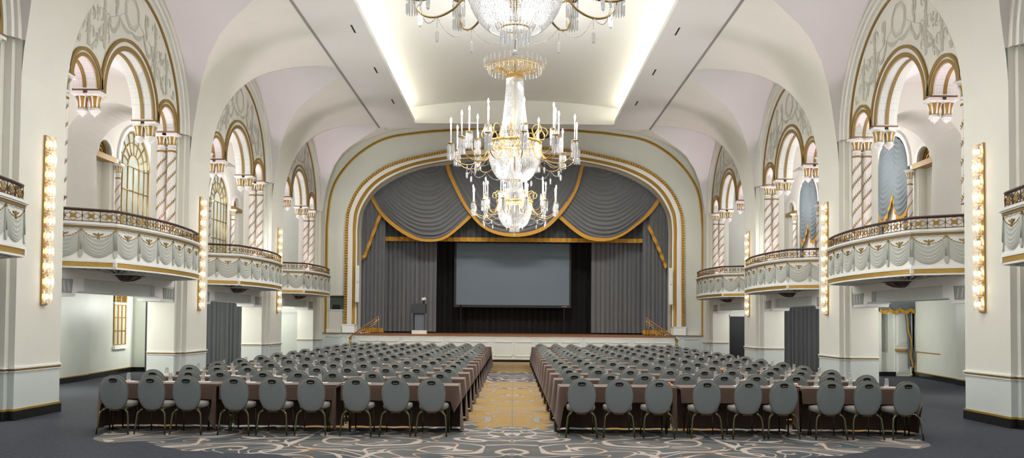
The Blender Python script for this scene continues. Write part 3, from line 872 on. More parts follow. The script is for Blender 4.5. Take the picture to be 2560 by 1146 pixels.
def balcony_parts(s):
    P = []
    b = MB()
    strip(b, s, -.10, .02, 2.75, 2.785, M['white']); strip(b, s, -.08, .035, 2.875, 2.915, M['white']); strip(b, s, -.08, .02, 2.915, 2.935, M['white'])
    strip(b, s, -.10, 0.0, 2.785, 3.62, M['white']); strip(b, s, -.12, .07, 3.615, 3.66, M['white']); strip(b, s, -.1, .045, 3.59, 3.615, M['white'])
    P.append(('parapet', b.mesh('parapet'), None))
    b = MB(); strip(b, s, -.05, .022, 2.787, 2.872, M['gold']); P.append(('lower_gilt_band', b.mesh('lower_gilt_band'), None))
    for i in (6, 36):
        x, y = bplan(.024)[i]; b = MB(); b.box(-.03, .03, -.03, .03, 2.78, 2.88, M['white']); P.append(('corner_block', b.mesh('corner_block'), (s * (x + .012), y, 0)))
    b = MB(); strip(b, s, -.05, .022, 3.545, 3.59, M['goldflat']); P.append(('upper_gilt_band', b.mesh('upper_gilt_band'), None))
    # soffit: shell flutes fanning from a boss at the wall
    b = MB(); bx, bz = 8.95, 2.745
    pl = bplan(-.05)
    pp = []
    for (a, c_), (d, e) in zip(pl, pl[1:]):
        for i in range(4): pp.append((a + (d - a) * i / 4, c_ + (e - c_) * i / 4))
    pp.append(pl[-1]); n = len(pp)
    def f(u, v):
        i = int(round(u * (n - 1))); x, y = pp[i]
        fl = .028 * (1 if (i % 4) < 2 else -.3) * sin(PI * min(1, v * 1.15)) if v < .87 else 0
        return (s * (bx + (x - bx) * v), y * v, bz + (2.755 - bz) * v + .03 * sin(PI * v) + fl)
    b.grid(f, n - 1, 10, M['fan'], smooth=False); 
    b.grid(lambda u, v: (lambda q: (s * (bx + (q[0] - bx) * v), q[1] * v, 2.95))(pp[int(round(u * (n - 1)))]), n - 1, 1, M['sage'])
    pr_ = [at(TOT * (i + .5) / 26) for i in range(26)]
    for (x, y, nx, ny) in pr_:
        b.tube([(s * (bx + (x - bx) * q), y * q, bz + (2.755 - bz) * q + .03 * sin(PI * q) - .018) for q in (.3, .5, .7, .9)], [.008, .012, .016, .016], M['white'], 5)
    P.append(('fluted_soffit', b.mesh('fluted_soffit'), None))
    b = MB()
    b.lathe([(.0, -.13), (.10, -.125), (.22, -.09), (.36, -.02), (.46, .0)], M['boss'], 32, c=(0, 0, 2.725))
    for i in range(10):
        a = 2 * PI * i / 10; b.tube([(.08 * cos(a), .08 * sin(a), 2.61), (.22 * cos(a), .22 * sin(a), 2.645), (.36 * cos(a), .36 * sin(a), 2.71)], [.015, .03, .03], M['boss'], 6)
    P.append(('leafy_boss', b.mesh('leafy_boss'), (s * 8.82, 0, 0)))
    b = MB(); b.lathe([(.46, 2.73), (.54, 2.735), (.58, 2.755)], M['white'], 32, cap=False); P.append(('boss_ring', b.mesh('boss_ring'), (s * 8.82, 0, 0)))
    # relief swags
    n0 = 2; nb = 6
    edges = [SW * i / n0 for i in range(n0)] + [SW + SB * i / nb for i in range(nb)] + [SW + SB + (TOT - SW - SB) * i / n0 for i in range(n0 + 1)]
    def pos(sv, d, z): x, y, nx, ny = at(sv); return (s * (x + nx * d), y + ny * d, z)
    for a, c_ in zip(edges, edges[1:]):
        b = MB(); W = c_ - a
        def f(u, v):
            w = 2 * u - 1; q = 1 - w * w
            z = (3.50 - .40 * v) - (.165 + .12 * sin(PI * v) - .03 * v) * q
            ph = v * 2 * PI * 8 + .6 * sin(5 * u)
            d = .006 + .016 * q * sin(PI * min(1, v * 1.1)) + .006 * sin(ph) * min(1, 2.2 * q) * (.35 + .65 * (1 - v))
            if v == 0 or v == 1 or u == 0 or u == 1: d = -.004
            return pos(a + W * (.045 + .91 * u), d, z)
        b.grid(f, 20, 36, M['swag']); P.append(('drape_relief', b.mesh('drape_relief'), None))
        b = MB(); m0 = a + W / 2; q = W * .16; zc = 3.43
        wing = [(-1.0, .16), (-.75, .20), (-.35, .06), (-.12, .06), (-.1, .24), (.02, .27), (.12, .2), (.12, .06), (.35, .06), (.75, .20), (1.0, .16), (.82, -.02), (.5, -.16), (.2, -.2), (.16, -.5), (.3, -.78), (0, -.62), (-.3, -.78), (-.16, -.5), (-.2, -.2), (-.5, -.16), (-.82, -.02)]
        b.prism(wing, lambda u, v, kk: pos(m0 + u * q, -.002 if kk == 0 else .018, zc + v * .12), M['goldflat']); P.append(('eagle_relief', b.mesh('eagle_relief'), None))
        b = MB()
        for i in range(12):
            if 4 < i < 7: continue
            u = (i + .5) / 12; w = 2 * u - 1; z = 3.50 - .135 * (1 - w * w)
            x = a + W * (.03 + .94 * u); b.prism([(-.018, 0), (0, .014), (.022, 0), (0, -.014)], lambda uu, vv, kk: pos(x + uu, -.002 if kk == 0 else .010, z + vv), M['goldflat'])
        b.tube([pos(a + W * (.03 + .94 * i / 12), .003, 3.50 - .135 * (1 - (2 * i / 12 - 1) ** 2)) for i in range(13)], .004, M['goldflat'], 4)
        for j in range(4):
            b.tube([pos(a + W * (j + i / 4) / 4, .003, 3.535 - .028 * (1 - (2 * i / 4 - 1) ** 2)) for i in range(5)], .0035, M['fan'], 4)
        P.append(('leaf_garland', b.mesh('leaf_garland'), None))
    for e in edges[1:-1]:
        b = MB()
        b.prism([(-.035, 3.48), (.035, 3.48), (.04, 3.12), (-.04, 3.12)], lambda u, v, kk: pos(e + u, -.002 if kk == 0 else .02, v), M['swag'])
        for q in (-.02, 0, .02): b.tube([pos(e + q, .02, 3.47), pos(e + q, .024, 3.12)], .007, M['swag'], 5)
        b.prism([(-.045, 3.12), (.045, 3.12), (.03, 3.0), (0, 2.965), (-.03, 3.0)], lambda u, v, kk: pos(e + u, -.002 if kk == 0 else .028, v), M['swag'])
        P.append(('drape_tail', b.mesh('drape_tail'), None))
        b = MB(); b.prism([(.026 * cos(PI * i / 4), 3.51 + .026 * sin(PI * i / 4)) for i in range(8)], lambda u, v, kk: pos(e + u, -.002 if kk == 0 else .022, v), M['goldflat']); P.append(('gilt_rosette', b.mesh('gilt_rosette'), None))
    # railing
    b = MB(); path = [pos(TOT * i / 60, -.01, 3.915) for i in range(61)]; b.tube(path, .024, M['darkrail'], 6); P.append(('handrail', b.mesh('handrail'), None))
    b = MB(); nu = 22
    b.tube([pos(TOT * i / 60, -.01, 3.685) for i in range(61)], .009, M['bronze'], 4); b.tube([pos(TOT * i / 60, -.01, 3.885) for i in range(61)], .007, M['bronze'], 4)
    for i in range(nu + 1):
        e = TOT * i / nu; b.tube([pos(e, -.01, 3.66), pos(e, -.01, 3.73), pos(e, -.01, 3.79), pos(e, -.01, 3.85), pos(e, -.01, 3.90)], [.008, .006, .014, .006, .008], M['bronze'], 5)
    for i in range(nu):
        a = TOT * i / nu; W = TOT / nu; m_ = a + W / 2
        for p, q in (((a, 3.785), (m_, 3.885)), ((m_, 3.885), (a + W, 3.785)), ((a + W, 3.785), (m_, 3.685)), ((m_, 3.685), (a, 3.785))):
            b.tube([pos(p[0], -.01, p[1]), pos((p[0] + q[0]) / 2, -.01, (p[1] + q[1]) / 2), pos(q[0], -.01, q[1])], .0055, M['bronze'], 4)
    P.append(('rail_lattice', b.mesh('rail_lattice'), None))
    b = MB()
    star = []
    for i in range(8):
        a_ = PI / 4 * i + PI / 4; r = .085 if i % 2 == 0 else .05
        star += [(r * cos(a_ - .16), r * sin(a_ - .16) * .8), (r * 1.06 * cos(a_), r * 1.06 * sin(a_) * .8), (r * cos(a_ + .16), r * sin(a_ + .16) * .8)]
    b.prism(star, lambda u, v, k: (-.008 if k == 0 else .008, u, v), M['goldflat']); b.lathe([(0, .014), (.02, .012), (.025, .0)], M['gold'], 8)
    sm = b.mesh('star_plate')
    for i in range(nu):
        x, y, nx, ny = at(TOT * (i + .5) / nu)
        P.append(('star_plate', sm, (s * (x - .01 * nx), y - .01 * ny, 3.785, math.atan2(ny, s * nx))))
    return P
for s in (-1, 1):
    parts = balcony_parts(s)
    for k, by in enumerate(BY):
        nm = {0: 'partly seen balcony at the %s edge of the photo', 1: 'large white bowed balcony on the %s, nearest full one', 2: 'white bowed balcony on the %s between second and third pillars', 3: 'farthest white bowed balcony on the %s beside the stage'}[k] % SIDE[s]
        t = thing('balcony', nm, 'balcony', (0, by, 0), 0, 'balconies')
        for n_, me, loc in parts:
            if loc and len(loc) == 4: put(n_, me, t, loc[:3], loc[3])
            else: put(n_, me, t, loc)

# ------------------------------------------------------------------ wall sconces
def sconce_meshes(s):
    b = MB(); b.box(*sorted((0, -s * .035)), -.095, .095, 0, 3.1, M['brass']); plate = b.mesh('back_plate')
    b = MB(); b.box(*sorted((0, -s * .10)), -.03, .03, 1.25, 1.35, M['brass']); br = b.mesh('bracket')
    g = []
    for i in range(4):
        b = MB(); rr = random.Random(i); w = .064 + rr.uniform(-.008, .012)
        x0, x1 = sorted((-s * .04, -s * (.145 + rr.uniform(-.015, .015))))
        b.box(x0, x1, -w, w, -.136, .136, M['frost'])
        g.append(b.mesh('glass_block'))
    b = MB(); b.lathe([(0, -.045), (.022, -.035), (.03, 0), (.024, .03), (0, .045)], M['sbulb'], 10); bulb = b.mesh('bulb')
    return plate, br, g, bulb
for s in (-1, 1):
    plate, br, g, bulb = sconce_meshes(s)
    for k, py in enumerate(PY):
        if k == 0: continue
        t = thing('wall_sconce', 'tall brass sconce of lit glass blocks on the %s cream pillar on the %s' % ({1: 'nearest', 2: 'second', 3: 'third'}[k], SIDE[s]), 'wall lamp', (s * XP, py + .10, 2.0), 0, 'tall pillar sconces')
        put('back_plate', plate, t); put('bracket', br, t)
        for i in range(11):
            gg = put('glass_block', g[i % 4], t, (0, (.022 if i % 2 else -.022), .155 + i * .279))
            put('bulb', bulb, gg, (-s * .09, 0, 0))
        for i in (1, 4, 7, 9):
            L = bpy.data.lights.new('sconce_lamp', 'POINT'); L.shadow_soft_size = .035; L.energy = .9; L.color = (1, .84, .64)
            lo = bpy.data.objects.new('sconce_lamp', L); C.objects.link(lo); lo.parent = t; lo.location = (-s * .09, 0, .155 + i * .279)
# ------------------------------------------------------------------ proscenium wall
def rs(x, z, y0, y1):    # keep an element on its sight line when its depth is refined (plain arithmetic on dimensions)
    k = y1 / y0; return (x * k, 1.78 + (z - 1.78) * k)
def half_to_full(h, cx=.05):
    return [(cx - x, z) for x, z in h] + [(cx + x, z) for x, z in reversed(h)]
def H(pts, y0=38.0, k=6):
    q = [rs(x, z, y0, YW) for x, z in pts]
    return q[:1] + smoothprof(q[1:], k)
out_h = H([(8.32, 1.20), (8.32, 5.2), (8.31, 6.05), (8.14, 7.44), (7.68, 8.37), (6.85, 9.23), (5.74, 9.85), (4.2, 10.12), (3.05, 10.22), (1.5, 10.33), (0.0, 10.36)])
rope_h = H([(7.43, 1.20), (7.43, 5.2), (7.42, 6.03), (7.31, 6.75), (6.84, 7.66), (5.97, 8.40), (4.9, 8.85), (3.3, 9.22), (2.8, 9.30), (1.4, 9.42), (0.0, 9.45)])
gin_h = H([(7.10, 1.20), (7.10, 5.2), (7.10, 6.03), (6.98, 6.75), (6.50, 7.58), (5.76, 8.19), (4.56, 8.70), (2.95, 9.02), (1.4, 9.13), (0.0, 9.16)])
open_h = H([(6.94, 1.17), (6.94, 5.2), (6.94, 6.03), (6.83, 6.74), (6.31, 7.55), (5.26, 8.24), (4.02, 8.66), (2.77, 8.86), (1.4, 8.97), (0.0, 9.0)])
OP = half_to_full(open_h)
b = MB()
n = len(OP)
# wall as a band between the opening and the big rectangle beyond the vault
outer = []
for i, (x, z) in enumerate(OP):
    dx, dz = x - .05, z - 4.0
    if abs(dx) * 7.2 > max(0.001, dz) * 9.6 or dz < 0: t = 9.6 / max(abs(dx), 1e-6); outer.append((.05 + (9.6 if dx > 0 else -9.6), z if z < 6 else min(11.2, 4 + dz * t)))
    else: t = 7.2 / dz; outer.append((.05 + dx * t, 11.2))
vs = [(x, YW, z) for x, z in OP] + [(x, YW, z) for x, z in outer] + [(x, YW + .9, z) for x, z in OP]
fs = [(i, i + 1, n + i + 1, n + i) for i in range(n - 1)] + [(i, i + 1, 2 * n + i + 1, 2 * n + i) for i in range(n - 1)]
b.add(vs, fs, M['stagewall'])
struct(b.build('wall_back'), 'pale green wall with the wide arched stage opening')
def band(h, prof, m, y0, zmin=None, cx=.05, caps=True):
    pts = half_to_full(h, cx); path = []
    if zmin is not None: pts = [(x, max(z, zmin)) for x, z in pts]
    for i, (x, z) in enumerate(pts):
        a = pts[max(0, i - 1)]; c_ = pts[min(len(pts) - 1, i + 1)]
        tx, tz = c_[0] - a[0], c_[1] - a[1]; L = sqrt(tx * tx + tz * tz) or 1
        path.append(((x, y0, z), (-tz / L, 0, tx / L), (0, -1, 0)))
    b = MB(); b.sweep(path, prof, m, smooth=False); return b
zb = 1.58
fr = thing('stage_arch_moulding', 'gilt and white moulded frame around the arched stage opening', 'moulding', (0, 0, 0))
band(rope_h, [(-.06, -.02), (-.06, .10), (.0, .16), (.06, .10), (.06, -.02)], M['gold'], YW, zb).build('gilt_outer_band', parent=fr)
mid_h = [((a + c_) / 2 + .02, (d + e) / 2 + .02) for (a, d), (c_, e) in zip(rope_h, gin_h)]
band(mid_h, [(-.16, -.02), (-.16, .03), (-.10, .06), (.10, .09), (.16, .02), (.16, -.02)], M['white'], YW, zb).build('white_cove_band', parent=fr)
band(gin_h, [(-.07, -.02), (-.07, .05), (0, .10), (.07, .05), (.07, -.02)], M['gold'], YW, zb).build('gilt_inner_band', parent=fr)
in2 = [(x * .985, z if z < 5 else z - .105) for x, z in gin_h]
band(in2, [(-.035, -.02), (-.035, .04), (.035, .04), (.035, -.02)], M['white'], YW, zb).build('white_fillet', parent=fr)
in3 = [(x * .977, z if z < 5 else z - .16) for x, z in gin_h]
band(in3, [(-.02, -.02), (-.02, .05), (.02, .05), (.02, -.02)], M['goldflat'], YW, zb).build('bead_band', parent=fr)
# carved leaves on the outer gilt band
b = MB(); pts = half_to_full(rope_h); acc = 0
L = [0]
for (a, c_), (d, e) in zip(pts, pts[1:]): L.append(L[-1] + sqrt((d - a) ** 2 + (e - c_) ** 2))
N = int(L[-1] / .115); j = 0
for i in range(N):
    q = (i + .5) * L[-1] / N
    while L[j + 1] < q: j += 1
    t = (q - L[j]) / (L[j + 1] - L[j]); x = pts[j][0] + (pts[j + 1][0] - pts[j][0]) * t; z = pts[j][1] + (pts[j + 1][1] - pts[j][1]) * t
    if z < zb + .05: continue
    tx, tz = pts[j + 1][0] - pts[j][0], pts[j + 1][1] - pts[j][1]; l = sqrt(tx * tx + tz * tz); tx /= l; tz /= l
    b.prism([(-.07, -.04), (.0, -.022), (.07, -.04), (.058, .025), (0, .05), (-.058, .025)], lambda u, v, k: (x - tz * u + tx * v, YW - (.10 if k == 0 else .20), z + tx * u + tz * v), M['gold'])
b.build('carved_leaves', parent=fr)
for sx in (-1, 1):
    b = MB(); x0, x1 = sorted((.05 + sx * 7.16, .05 + sx * 7.72)); b.box(x0, x1, YW - .22, YW + .02, 1.19, 1.58, M['white']); b.box(x0 - .02, x1 + .02, YW - .24, YW + .02, 1.54, 1.58, M['white'])
    b.build('plinth_block', parent=fr)
fo = thing('wall_arch_moulding', 'thin gilt outer arch line on the pale green stage wall', 'moulding')
band(out_h, [(-.055, -.02), (-.055, .03), (-.02, .05), (.0, .02), (.02, .05), (.055, .03), (.055, -.02)], M['gold'], YW).build('gilt_band', parent=fo)
# carved ornament above the arch crown
b = MB(); b.prism([(-1.3, .0), (-1.2, .22), (-.6, .34), (0, .40), (.6, .34), (1.2, .22), (1.3, 0), (.8, -.06), (0, -.1), (-.8, -.06)], lambda u, v, k: (.3 + u, YW - (.0 if k == 0 else .15), 10.1 + v), M['bronze'])
for i in range(9):
    b.lathe([(0, .1), (.09, .06), (.12, 0)], M['goldflat'], 8, c=(.3 - 1.0 + .25 * i, YW - .18, 10.2 + .03 * (i % 2)))
tag(b.build('crest_ornament'), 'dark gilt carved ornament over the crown of the stage arch, behind the chandelier', 'ornament')
# wainscot and skirting at both sides of the stage
for s in (-1, 1):
    b = MB(); x0, x1 = sorted((s * 6.9, s * 8.6)); b.box(x0, x1, YW - .12, YW + .02, 0, 1.17, M['sage']); b.box(x0, x1, YW - .16, YW + .02, 1.15, 1.19, M['goldflat'])
    for (a, c_) in ((7.15, 7.55), (7.68, 8.4)):
        for (q0, q1, r0, r1) in ((a, c_, 1.0, 1.03), (a, c_, .15, .18), (a, a + .03, .15, 1.03), (c_ - .03, c_, .15, 1.03)):
            xx0, xx1 = sorted((s * q0, s * q1)); b.box(xx0, xx1, YW - .14, YW - .115, r0, r1, M['panelwhite'])
    x0, x1 = sorted((s * 7.72, s * 8.42)); b.box(x0, x1, YW - .05, YW, 1.19, 1.36, M['white'])
    if s < 0:
        b.box(-8.30, -7.70, YW - .03, YW + .01, 1.36, 2.2, M['plaster'])
    struct(b.build('trim_%d' % (10 if s < 0 else 11)), 'sage panelled wainscot on the %s of the stage' % SIDE[s])
b = MB(); b.box(-8.27, -7.66, YW - .02, YW + .012, 2.24, 2.84, M['boothglass']); w = struct(b.build('window_6'), 'dark control booth window left of the stage')
b = MB(); b.box(-8.30, -7.63, YW - .06, YW, 2.80, 2.86, M['bronze']); b.box(-8.30, -7.63, YW - .05, YW, 2.19, 2.235, M['white']); b.box(-8.31, -8.27, YW - .05, YW, 2.2, 2.86, M['white']); b.box(-8.15, -7.8, YW - .028, YW - .018, 2.24, 2.45, M['dark']); b.build('window_frame', parent=w)

# ------------------------------------------------------------------ stage platform
SY = 37.2; SZ = 1.17
st = thing('stage', 'low white panelled stage with an oak top edge', 'stage', (0, SY, 0))
b = MB(); b.box(-6.85, 6.98, 0, 7.5, .10, SZ - .06, M['panelwhite']); b.box(-6.8, 6.93, .05, 7.4, 0, .10, M['dark']); b.build('riser', parent=st)
b = MB(); b.box(-6.9, 7.03, -.04, 7.5, SZ - .06, SZ, M['stagewood']); b.box(-6.87, 7.0, -.02, .1, SZ - .13, SZ - .06, M['white']); b.build('stage_floor', parent=st)
xs = [-6.75, -4.85, -2.95, -.92, 1.0, 3.05, 5.1, 6.9]
for a, c_ in zip(xs, xs[1:]):
    b = MB(); b.box(a + .05, c_ - .05, -.015, 0, .12, 1.03, M['panelwhite'])
    m_ = (a + c_) / 2
    for (p, q) in ((a + .12, m_ - .06), (m_ + .06, c_ - .12)):
        for (x0, x1, z0, z1) in ((p, q, .86, .885), (p, q, .25, .275), (p, p + .025, .25, .885), (q - .025, q, .25, .885)):
            b.box(x0, x1, -.035, -.014, z0, z1, M['white'])
    b.build('stage_panel', parent=st)

# ------------------------------------------------------------------ stage textiles
def pleat(x0, x1, y, z0, z1, m, name, per=.22, amp=.06, seed=1, flare=0.0):
    rr = random.Random(seed); nP = max(3, int(abs(x1 - x0) / per)); ph = [rr.uniform(-.6, .6) for _ in range(nP + 2)]; am = [rr.uniform(.45, 1.2) for _ in range(nP + 2)]
    NU = nP * 8
    def f(u, v):
        t = u * nP; i = int(t); q = t - i
        p = ph[i] * (1 - q) + ph[i + 1] * q; a_ = am[i] * (1 - q) + am[i + 1] * q
        d = amp * a_ * sin(2 * PI * t + p) + .35 * amp * sin(4.7 * PI * t + 2 * p)
        return (x0 + (x1 - x0) * u + .25 * amp * cos(2 * PI * t) + flare * (u - .5) * (1 - v), y + d * (.7 + .5 * (1 - v)), z0 + (z1 - z0) * v)
    b = MB(); b.grid(f, NU, 4, m); return b
def dz(z, y0=38.0, y1=None): return 1.78 + (z - 1.78) * (y1 / y0)
# black backdrop
t = pleat(-7.5, 7.5, 42.3, SZ, 7.2, M['drape'], 'backdrop', .3, .06, 3); tag(t.build('black_backdrop'), 'black velour backdrop curtain hanging behind the screen', 'curtain')
for s, x0, x1 in ((-1, -6.25, -3.68), (1, 3.70, 6.25)):
    t = pleat(x0, x1, 41.0, SZ + .07, 6.4, M['velvet'], 'c', .2, .075, 5 + s); tag(t.build('stage_curtain'), 'long pleated grey curtain drawn back on the %s of the screen' % SIDE[s], 'curtain')
    x0, x1 = sorted((s * 6.1, s * 7.1)); xx0, xx1 = sorted((s * 6.02, s * 7.3))
    t = pleat(xx0, xx1, 40.1, SZ + .02, 8.6, M['velvet'], 'c', .17, .06, 9 + s); o = tag(t.build('side_curtain'), 'tall grey side curtain with gold hem at the %s edge of the stage' % SIDE[s], 'curtain')
    b = MB(); b.grid(lambda u, v: (xx0 + (xx1 - xx0) * u, 39.98 + .04 * sin(u * 60), SZ + .03 + .2 * v), 60, 1, M['goldfab']); b.build('gold_hem', parent=o)
    # tail with a gold edge that runs down diagonally
    if s < 0: e0, e1, e2 = (-6.22, 6.85), (-6.95, 4.82), (-7.25, 4.66)
    else: e0, e1, e2 = (6.30, 6.35), (6.78, 5.30), (7.13, 4.40)
    def edge(v): 
        k = .72 if s < 0 else .5
        if v < k: q = v / k; return (e0[0] + (e1[0] - e0[0]) * q, e0[1] + (e1[1] - e0[1]) * q)
        q = (v - k) / (1 - k); return (e1[0] + (e2[0] - e1[0]) * q, e1[1] + (e2[1] - e1[1]) * q)
    def f(u, v):
        ex, ez = edge(v); x = ex + (s * 7.35 - ex) * 0; 
        X = ex; Z = ez + (8.6 - ez) * u
        return (X, 39.85 + .05 * sin(v * 30) + .02 * sin(u * 9), Z)
    b = MB(); b.grid(f, 10, 48, M['velvet']); o = tag(b.build('curtain_tail'), 'grey tail drape with a diagonal gold edge at the %s of the stage' % SIDE[s], 'drape')
    b = MB(); b.grid(lambda u, v: (lambda q: (q[0] + s * .0 - s * .05 * u * 2, 39.80 + .05 * sin(v * 30), q[1] - .03 - .13 * u))(edge(v)), 2, 48, M['goldfab']); b.build('gold_edge', parent=o)
# straight valance with gold fringe
t = pleat(-6.05, 6.10, 40.5, 5.68, 8.9, M['velvetdark'], 'v', .3, .05, 21); o = tag(t.build('valance'), 'straight dark grey valance with a gold fringe above the screen', 'valance')
t = pleat(-6.05, 6.10, 40.42, 5.50, 5.70, M['goldfab'], 'v', .3, .05, 21); t.build('gold_fringe', parent=o)
# the three swags
def swag(top, bot, name, label, y, nf, seed, apex=.5):
    """top and bot: same-length lists of outline points from the left to the right attachment"""
    T = smoothprof(top, 8); B = smoothprof(bot, 8)
    def samp(P, u):
        t = u * (len(P) - 1); i = min(int(t), len(P) - 2); q = t - i
        return (P[i][0] + (P[i + 1][0] - P[i][0]) * q, P[i][1] + (P[i + 1][1] - P[i][1]) * q)
    rr = random.Random(seed); ph = [rr.uniform(-.25, .25) for _ in range(nf + 2)]
    def f(u, v):
        vv = v ** 0.9
        La = samp(T, apex * (1 - v)); Ra = samp(T, apex + (1 - apex) * v); L1, R1 = T[0], T[-1]
        c_ = samp(B, u); uu = (c_[0] - B[0][0]) / (B[-1][0] - B[0][0])
        ch1 = (B[0][0] + (B[-1][0] - B[0][0]) * uu, B[0][1] + (B[-1][1] - B[0][1]) * uu)
        a = (La[0] + (Ra[0] - La[0]) * uu, La[1] + (Ra[1] - La[1]) * uu)
        fold = v * nf + ph[int(v * nf)] * 0.6 * sin(PI * (v * nf % 1)) + .5 * sin(u * 5 + seed) * v
        sw = sin(2 * PI * fold); amp = .075 * min(1, 5.5 * min(u, 1 - u) + .35)
        d = .28 * sin(PI * u) * sin(PI * min(1, v * 1.05)) ** .6 + amp * (abs((fold % 1) - .5) * 2 - .5) + .02 * sw
        return (a[0] + (c_[0] - ch1[0]) * vv, y - d, a[1] + (c_[1] - ch1[1]) * vv)
    b = MB(); b.grid(f, 44, nf * 8, M['velvet']); o = tag(b.build(name), label, 'swag')
    def g(u, v):
        p = f(u, 1.0); q = f(min(1, u + .01), 1.0); p0 = f(max(0, u - .01), 1.0)
        tx, tz = q[0] - p0[0], q[2] - p0[2]; L = sqrt(tx * tx + tz * tz); nx, nz = tz / L, -tx / L
        return (p[0] + nx * .17 * (v - .35), p[1] - .03 - .008 * sin(u * 260), p[2] + nz * .17 * (v - .35))
    b = MB(); b.grid(g, 120, 3, M['goldfab']); b.build('gold_edge', parent=o)
def R_(pts, y0, y1): return [rs(x, z, y0, y1) for x, z in pts]
swag(R_([(-6.55, 7.68), (-6.2, 8.0), (-5.5, 8.4), (-4.6, 8.8), (-3.8, 9.05), (-3.04, 9.2), (-2.83, 8.1), (-2.4, 7.25), (-1.98, 6.5)], 38.6, 39.75),
     R_([(-6.545, 7.675), (-6.02, 6.72), (-5.391, 6.08), (-4.6, 5.58), (-3.85, 5.42), (-3.04, 5.6), (-1.98, 6.5)], 38.6, 39.75), 'swag', 'left grey swag with deep curved folds and a gold edge', 39.75, 21, 1, .52)
swag(R_([(6.69, 7.6), (6.3, 8.0), (5.6, 8.4), (4.7, 8.8), (3.9, 9.05), (3.08, 9.25), (2.87, 8.1), (2.48, 7.25), (2.08, 6.5)][::-1], 38.6, 39.75),
     R_([(6.687, 7.526), (6.14, 6.72), (5.502, 6.15), (4.75, 5.65), (3.98, 5.47), (3.12, 5.66), (2.08, 6.5)][::-1], 38.6, 39.75), 'swag', 'right grey swag with deep curved folds and a gold edge', 39.75, 21, 2, .48)
swag(R_([(-3.035, 9.1), (-2.0, 9.25), (-1.0, 9.3), (0, 9.32), (1.0, 9.3), (2.0, 9.25), (3.08, 9.1)], 38.5, 39.6),
     R_([(-3.035, 8.916), (-2.829, 8.104), (-2.06, 6.667), (-1.18, 5.78), (0.016, 5.50), (1.22, 5.76), (2.05, 6.5), (2.75, 7.6), (3.084, 8.965)], 38.5, 39.6), 'swag', 'middle grey swag with a deep gold edged curve behind the chandeliers', 39.6, 17, 3)

# ------------------------------------------------------------------ screen
sx0, sx1, sz0, sz1 = R_([(-2.76, 2.40), (2.70, 5.56)], 40.0, 41.6)[0][0], R_([(2.70, 5.56)], 40.0, 41.6)[0][0], R_([(0, 2.40)], 40.0, 41.6)[0][1], R_([(0, 5.56)], 40.0, 41.6)[0][1]
t = thing('projection_screen', 'large grey projection screen in a black frame at the middle of the stage', 'screen', (0, 41.6, 0))
b = MB(); b.box(sx0, sx1, 0, .05, sz0, sz1, M['screenframe']); b.box(sx0 + .3, sx0 + .36, .0, .4, SZ, sz0 + .1, M['drape']); b.box(sx1 - .36, sx1 - .3, .0, .4, SZ, sz0 + .1, M['drape']); b.build('frame', parent=t)
b = MB(); b.box(sx0 + .11, sx1 - .10, -.012, .0, sz0 + .12, sz1 - .16, M['screen']); b.build('screen_surface', parent=t)
b = MB()
for i, w in enumerate((.03, .02, .03, .02, .03)): b.box(sx1 - .42 + i * .045, sx1 - .42 + i * .045 + w, -.006, .0, sz0 + .04, sz0 + .07, M['plastic'])
b.build('maker_mark', parent=t)

# ------------------------------------------------------------------ lectern and flowers
LY = 38.4
t = thing('lectern', 'charcoal lectern with glossy grey front panel on a pale base on the stage', 'lectern', (-4.17, LY, SZ))
b = MB(); b.box(-.32, .33, -.22, .22, 0, .16, M['plastic']); b.box(-.42, -.32, -.2, .2, 0, .16, M['dark']); b.build('base', parent=t)
b = MB(); b.prism([(-.22, .16), (-.22, .93), (-.26, .93), (-.27, .6), (-.25, .16)], lambda u, v, k: (u, -.16 if k == 0 else .16, v), M['black']); b.box(-.2, .2, -.13, .16, .16, .93, M['lectern']); b.build('column', parent=t)
b = MB(); b.box(-.2, .21, -.16, -.13, .16, .86, M['lecternpanel']); b.build('front_panel', parent=t)
b = MB(); b.prism([(-.38, .98), (-.36, .92), (.26, .92), (.28, .96), (.28, 1.32), (.24, 1.35), (-.26, 1.35), (-.38, 1.25)], lambda u, v, k: (u, -.25 if k == 0 else .25, v), M['lectern']); b.build('desk', parent=t)
t = thing('flower_arrangement', 'small bunch of white flowers standing on the lectern', 'flowers', (-4.0, LY + .0, SZ + 1.35))
b = MB(); b.lathe([(.03, 0), (.05, .05), (.04, .12), (.045, .14)], M['stem'], 10); b.build('vase', parent=t)
b = MB(); rr = random.Random(5)
for i in range(14):
    a = rr.uniform(0, 2 * PI); r = rr.uniform(0, .09); b.lathe([(0, -.03), (.03, -.015), (.038, .01), (.02, .03), (0, .033)], M['petal'], 7, c=(r * cos(a) , r * sin(a), .2 + rr.uniform(-.04, .05)))
b.build('blossoms', parent=t)
b = MB()
for i in range(7):
    a = rr.uniform(0, 2 * PI); b.tube([(0, 0, .1), (.06 * cos(a), .06 * sin(a), .22), (.13 * cos(a), .13 * sin(a), .2 + .1 * rr.random())], [.004, .004, .002], M['stem'], 4)
b.build('stems', parent=t)

